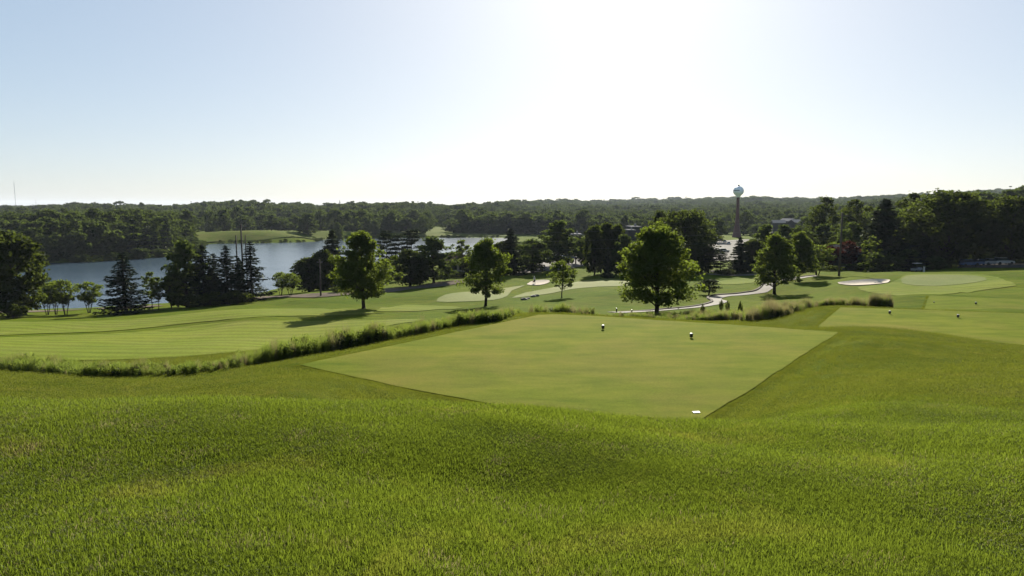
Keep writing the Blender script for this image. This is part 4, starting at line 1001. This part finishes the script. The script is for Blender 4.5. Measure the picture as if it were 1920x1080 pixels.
# lattice masts on the left horizon
def mast(px, D, top, wd, label):
    x = float(ray(px, 400)[0])*D; g = h1(x, D); Ht = CZ+float(ray(px, top)[1])*D-g; r = empty('radio_mast', (x, D, g)); mb = MB()
    for sx, sy in ((-1,-1),(1,-1),(0,1)): mb.tube([(sx*wd, sy*wd, 0), (sx*wd, sy*wd, Ht)], wd*.28, 4)
    n_ = int(Ht/8)
    for i in range(n_):
        z = i*8; mb.tube([(-wd,-wd,z),(wd,-wd,z+8)], wd*.15, 4); mb.tube([(wd,-wd,z),(0,wd,z+8)], wd*.15, 4); mb.tube([(0,wd,z),(-wd,-wd,z+8)], wd*.15, 4)
    mb.build('lattice', M['wall_grey'], r); MB().tube([(0,0,Ht),(0,0,Ht+6)], wd*.4, 5).build('antenna', M['white'], r); tag(r, label, 'radio mast', 'radio masts on the horizon')
mast(31, 2200, 341, .55, 'tall thin radio mast on the left horizon')
mast(69, 2600, 375, .5, 'short faint radio mast on the left horizon')

# ------------------------------------------------------------------ water tower
D = 500.; x = float(ray(1383, 400)[0])*D; g = h1(x, D); zt = CZ+float(ray(1383, 346)[1])*D; Ht = zt-g
r = empty('water_tower', (x, D, g)); Rs = 9.6/F*D
cz_ = Ht-Rs-.9
prof = []
for i in range(17):
    a = R(-38)+R(128)*i/16; prof.append((Rs*math.cos(a) if i < 16 else .05, cz_+Rs*math.sin(a)*.97))
zb = prof[0][1]; rb = prof[0][0]
low = [(1.22, zb-Rs*.62), (1.5, zb-Rs*.5), (rb*.62, zb-Rs*.26)]
MB().lathe(low+prof, seg=40).build('tank', M['steel_white'], r, True)
MB().lathe([(.7, Ht-.95), (.7, Ht-.3), (.2, Ht)], seg=16).build('vent', M['tower_dark'], r)
sh = [(3.4,-1),(3.2,1.0),(2.4,4.5),(1.7,9),(1.3,14),(1.05,zb-Rs*.75),(1.25,zb-Rs*.61)]
MB().lathe(sh, seg=28).build('shaft', M['tower_red'], r, True)
def band_text(az0, az1, zc, hgt, mat, name):
    mb = MB(); n_ = 24
    for j, z in enumerate((zc-hgt/2, zc+hgt/2)):
        for i in range(n_+1):
            a = az0+(az1-az0)*i/n_; q = math.sqrt(max(0, 1-((z-cz_)/(Rs*.96))**2))*Rs+.06; mb.v.append((q*math.cos(a), q*math.sin(a), z))
    for i in range(n_): mb.f.append([i, i+1, n_+2+i, n_+1+i])
    mb.build(name, mat, r)
band_text(R(-175), R(-95), cz_+.35, .55, M['tower_dark'], 'lettering')
band_text(R(-42), R(-15), cz_+.45, .7, M['tower_dark'], 'lettering')
tag(r, 'white ball-shaped water tower on a slim dark red shaft that flares at its foot', 'water tower')

# ------------------------------------------------------------------ buildings
def place_b(px, D, dz=0.0): x = float(ray(px, 450)[0])*D; return (x, D, h1(x, D)+dz)
# lakeside house: brown hipped upper roof, window band, grey lower roof
bx, by = place_b(853, 196)[:2]; gz = h1(bx, by); zz = CZ+float(ray(853, 477)[1])*196-gz
r = empty('lakeside_house', (bx, by, gz)); top = zz
MB().box((0,0,(top-6.2)/2),(9.5,9,top-6.2)).build('lower_wall', M['wall_grey'], r)
mb = MB(); mb.box((0,-5.2,top-5.3),(11.5,4.5,.25)); mb.build('lower_roof', M['roof_grey'], r)
MB().box((0,0,top-3.9),(8.6,8,4.0)).build('upper_wall', M['wall_white'], r)
mb = MB(); b0 = top-2.2
mb.v += [(-5.6,-5.2,b0),(5.6,-5.2,b0),(5.6,5.2,b0),(-5.6,5.2,b0),(-2.6,0,top),(2.6,0,top),(-5.6,-5.2,b0-.25),(5.6,-5.2,b0-.25),(5.6,5.2,b0-.25),(-5.6,5.2,b0-.25)]
mb.f += [[0,1,5,4],[1,2,5],[2,3,4,5],[3,0,4],[6,7,1,0],[7,8,2,1],[8,9,3,2],[9,6,0,3],[9,8,7,6]]; mb.build('upper_roof', M['roof_brown'], r)
for q in (-2.9, -.2, 2.5): wn = MB().box((q,-4.03,top-3.5),(2.0,.08,1.3)).build('window', M['glass'], r); MB().box((q,-4.09,top-4.2),(2.2,.12,.12)).build('sill', M['wall_white'], wn)
tag(r, 'grey lakeside house with a brown hipped roof and a band of dark windows', 'house')
def gable(name, px, D, topy, wd, dp, wallh, mat_w, mat_r, label, rz=0, group=None, cat='house', win=3, lift=None):
    x, y, g = place_b(px, D); top = (CZ+float(ray(px, topy)[1])*D-g) if lift is None else lift
    r = empty(name, (x, y, g), rz); e = top-wd*.22 if lift is None else top-wd*.22
    MB().box((0,0,e/2-.5),(wd,dp,e+1)).build('wall', mat_w, r)
    mb = MB(); pr = [(-wd/2-.5, e-.1), (0, top-.1), (wd/2+.5, e-.1), (wd/2+.5, e+.15), (0, top+.2), (-wd/2-.5, e+.15)]
    mb.prism(pr, -dp/2-.5, dp/2+.5).build('roof', mat_r, r)
    MB().prism([(-wd/2+.02, e-.05), (wd/2-.02, e-.05), (0, top-.15)], -dp/2+.02, dp/2-.02).build('gable_wall', mat_w, r)
    for i in range(win):
        q = (i-(win-1)/2)*wd/win; wn = MB().box((q, -dp/2-.03, e*.55),(wd/win*.45,.08,min(1.4, e*.4))).build('window', M['glass'], r)
        MB().box((q, -dp/2-.06, e*.55-min(1.4, e*.4)/2),(wd/win*.52,.12,.1)).build('sill', M['wall_white'], wn)
    return tag(r, label, cat, group)
gable('gabled_house', 1588, 172, 461, 11, 10, 5, M['wall_dark'], M['roof_grey'], 'dark grey gabled house in the shade behind the tall wooden pole', .15)
gr = 'metal-roofed buildings in the trees'
gable('roofed_building', 1458, 540, 413, 9, 9, 4, M['wall_dark'], M['roof_metal'], 'leftmost of the scattered buildings with shining roofs left of the twin spiky treetops', 1.35, gr, 'building', 2)
gable('roofed_building', 1476, 560, 410, 9, 10, 4, M['wall_dark'], M['roof_metal'], 'middle building with a shining sloped roof among the treetops right of the water tower', .5, gr, 'building', 2)
gable('roofed_building', 1492, 550, 412, 10, 9, 4, M['wall_dark'], M['roof_metal'], 'right building with a broad pale roof among the treetops right of the water tower', 1.75, gr, 'building', 2)
gable('roofed_building', 1502, 580, 408, 8, 10, 4, M['wall_dark'], M['roof_metal'], 'rearmost and highest of the pale roofs right of the water tower', 1.2, gr, 'building', 2)
def flatb(px, D, topy, wd, dp, label):
    x, y, g = place_b(px, D); top = CZ+float(ray(px, topy)[1])*D-g; r = empty('flat_roofed_building', (x, y, g))
    MB().box((0,0,top/2-.5),(wd,dp,top+1)).build('wall', M['wall_dark'], r); MB().box((0,0,top+.15),(wd+.8,dp+.8,.3)).build('roof', M['roof_metal'], r)
    MB().box((wd*.2,0,top+.9),(wd*.12,2.5,1.2)).build('rooftop_unit', M['roof_metal'], r)
    for q in (-.3, 0, .3): wn = MB().box((wd*q,-dp/2-.04,top*.6),(wd*.2,.1,1.4)).build('window', M['glass'], r); MB().box((wd*q,-dp/2-.08,top*.6-.75),(wd*.22,.14,.12)).build('sill', M['roof_metal'], wn)
    tag(r, label, 'building', 'flat white-roofed buildings')
flatb(1187, 330, 425, 4.5, 14, 'higher flat white roof seen above the left shoulder of the largest maple')
flatb(1181, 300, 431.5, 2.8, 8, 'lower flat white roof seen above the left shoulder of the largest maple')
flatb(1078, 330, 439, 5, 12, 'flat pale roof right of the bright-topped tree')
flatb(50, 372, 433, 5, 8, 'tiny white building showing in the dark wood across the lake')

# ------------------------------------------------------------------ vehicles
def car(px, py, dmin, rz, paint, label, group, suv=False, D=None):
    x, y = hit(px, py, dmin) if D is None else (float(ray(px, 500)[0])*D, D)
    g = h1(x, y)+.17; r = empty('parked_car', (x, y, g), rz); hh = .15 if suv else 0
    body = [(-2.2,.35),(-2.15,.75),(-1.9,.9),(-.9,.95),(1.2,.95),(2.0,.85),(2.2,.6),(2.15,.32)]
    cab = [(-1.9 if suv else -1.5,.94),(-1.6 if suv else -1.0,1.4+hh),(.35,1.42+hh),(1.05,.94)]
    bm_ = MB().prism(body, -.88, .88).build('body', M['car_'+paint], r)
    MB().prism(cab, -.72, .72).build('cabin_glass', M['glass'], r)
    MB().prism([(cab[1][0]-.02, 1.405+hh), (cab[1][0]+.08, 1.47+hh), (.25, 1.47+hh), (.4, 1.425+hh)], -.70, .70).build('roof', M['car_'+paint], r)
    for sx in (-1.4, 1.4):
        for sy in (-.82, .82):
            wv = []
            mb = MB()
            for k, (rr_, yy) in enumerate(((.33,-.1),(.33,.1))):
                for i in range(14): a = 6.283*i/14; mb.v.append((sx+rr_*math.cos(a), sy+yy, .33+rr_*math.sin(a)))
            for i in range(14): j = (i+1) % 14; mb.f.append([i, j, 14+j, 14+i])
            mb.f.append(list(range(14))[::-1]); mb.f.append(list(range(14, 28))); mb.build('wheel', M['tyre'], r)
    for sy in (-.6, .6): MB().box((2.16,sy,.66),(.08,.3,.14)).build('headlight', M['white'], r)
    tag(r, label, 'car', group)
ga, gb, gc = 'cars in the centre parking lot', 'cars in the parking lot below the water tower', 'cars under the oaks'
for px, py, c, rz, s_, lb in ((1037,489,'white',.2,0,'white car in the centre parking lot, left of the young maple crown'),(1049,487,'silver',.2,1,'silver car in the centre parking lot, second from left'),
    (1061,485.5,'white',.2,0,'white car in the centre parking lot, behind the young maple crown'),(1072,487,'blue',.2,1,'blue car in the centre parking lot, shaded'),(990,508,'white',1.2,0,'white car seen under the round-crowned tree')):
    car(px, py, 140, rz, c, lb, ga, s_)
for px, py, c, rz, s_, lb in ((1351,453,'dark',1.2,1,'dark car in the back row of the lot below the water tower, left'),(1359,455,'silver',1.2,0,'silver car in the back row of the lot below the water tower'),
    (1366,459,'silver',1.3,1,'bright car just left of the water tower foot'),(1303,466,'silver',.4,0,'silver car at the left edge of the lot below the water tower'),(1349,475,'dark',.1,0,'dark car parked alone in the middle of the big lot, left of a pair'),
    (1357,474,'white',.1,1,'pale car parked in the middle of the big lot, right of a pair')):
    car(px, py, 180, rz, c, lb, gb, s_)
for px, c, s_, lb in ((1816,'blue',1,'blue car at the left end of the row under the oaks'),(1838,'blue',0,'second car of the shaded row under the oaks'),(1858,'silver',0,'silver car in the shaded row under the oaks'),(1880,'white',1,'white-fronted car at the right end of the row under the oaks')):
    car(px, 500, 120, .05, c, lb, gc, s_, D=157)
def cart(px, py, D, label):
    x = float(ray(px, 500)[0])*D; g = h1(x, D); r = empty('golf_cart', (x, D, g), .4)
    MB().prism([(-1.15,.3),(-1.15,.75),(-.3,.8),(-.2,.5),(.5,.5),(.75,.95),(1.15,.8),(1.2,.3)], -.55, .55).build('body', M['car_silver'], r)
    MB().box((0,0,1.85),(1.7,1.15,.07)).build('canopy', M['white'], r); MB().box((-.45,0,.92),(.5,1.0,.14)).build('seat', M['wall_dark'], r)
    for sx in (-.8, .8):
        for sy in (-.52, .52): MB().tube([(sx,sy,.8),(sx*.98,sy,1.83)], .02, 5).build('canopy_post', M['wall_dark'], r)
    for sx in (-.8, .85):
        for sy in (-.52, .52): MB().tube([(sx,sy-.09,.23),(sx,sy+.09,.23)], .23, 12).build('wheel', M['tyre'], r)
    tag(r, label, 'golf cart')
cart(1719, 507, 148, 'golf cart parked in the shade at the back edge of the right green')
# small sign post by the right green, white marker in front of the shaded bunker
x, y = float(ray(1733, 500)[0])*143, 143.; r = empty('white_post', (x, y, h1(x, y))); MB().box((0,0,.5),(.3,.2,1.2), 0, .9).build('post', M['white'], r); MB().box((0,0,1.13),(.36,.26,.08)).build('cap', M['white'], r)
tag(r, 'short white post at the back edge of the right green', 'post')
x, y = hit(1002.5, 533, 100); r = empty('person', (x, y, h1(x, y)+.05), 2.6)
def figure(parent):
    """small golfer standing, slightly bent over, skinned as one body"""
    J = {'pel':(0,0,.95),'sp':(0,.06,1.2),'ch':(0,.12,1.42),'nk':(0,.16,1.55),'hd':(0,.2,1.7),'hl':(.1,0,.9),'kl':(.13,.05,.5),'al':(.13,0,.08),'tl':(.14,.17,.03),
         'hr':(-.1,0,.9),'kr':(-.13,.05,.5),'ar':(-.13,0,.08),'tr':(-.14,.17,.03),'sl':(.19,.12,1.43),'el':(.22,.22,1.17),'wl':(.06,.38,1.02),'sr':(-.19,.12,1.43),'er':(-.22,.22,1.17),'wr':(-.04,.38,1.0),'fl':(.02,.42,.95),'fr':(-.02,.42,.93)}
    Rd = dict(pel=.15,sp=.14,ch=.16,nk=.06,hd=.105,hl=.1,kl=.065,al=.045,tl=.04,hr=.1,kr=.065,ar=.045,tr=.04,sl=.065,el=.045,wl=.03,sr=.065,er=.045,wr=.03,fl=.03,fr=.03)
    E = [('pel','sp'),('sp','ch'),('ch','nk'),('nk','hd'),('pel','hl'),('hl','kl'),('kl','al'),('al','tl'),('pel','hr'),('hr','kr'),('kr','ar'),('ar','tr'),('ch','sl'),('sl','el'),('el','wl'),('wl','fl'),('ch','sr'),('sr','er'),('er','wr'),('wr','fr')]
    ks = list(J); me = bpy.data.meshes.new('body'); me.from_pydata([J[k] for k in ks], [(ks.index(a), ks.index(b)) for a, b in E], [])
    o = bpy.data.objects.new('body', me); COL.objects.link(o); o.parent = parent; me.materials.append(M['stone_flag'])
    sk = o.modifiers.new('skin', 'SKIN'); sub = o.modifiers.new('sub', 'SUBSURF'); sub.levels = 1; sub.render_levels = 1
    for i, k in enumerate(ks): me.skin_vertices[0].data[i].radius = (Rd[k],)*2; me.skin_vertices[0].data[i].use_root = (k == 'pel')
    MB().lathe([(.13,1.72),(.12,1.8),(.05,1.85)], (0,.2,0), 12).build('cap', M['white'], parent); MB().lathe([(.17,.5),(.19,.75),(.2,1.0)], (0,.02,0), 12).build('trousers', M['navy'], parent)
figure(r); tag(r, 'tiny person in white standing at the shaded bunker behind the central green', 'person')

# ------------------------------------------------------------------ haze
def haze():
    mb = MB(); zt = max(CZ+float(ray(1383, 346)[1])*500+4, CZ+110); mb.box((0, 3600, (CZ-60+zt)/2), (22000, 22000, zt-(CZ-60)))
    m, t, out = nodes('haze_air'); v = t.nodes.new('ShaderNodeVolumePrincipled'); v.inputs['Color'].default_value = (.78,.86,1,1)
    v.inputs['Density'].default_value = .000048; v.inputs['Anisotropy'].default_value = 0.0; t.links.new(v.outputs[0], out.inputs['Volume']); m.cycles.volume_sampling = 'DISTANCE'; m.cycles.homogeneous_volume = True
    o = mb.build('haze', m); tag(o, 'thin pale summer haze fading the far hills', 'haze', kind='stuff')
haze()
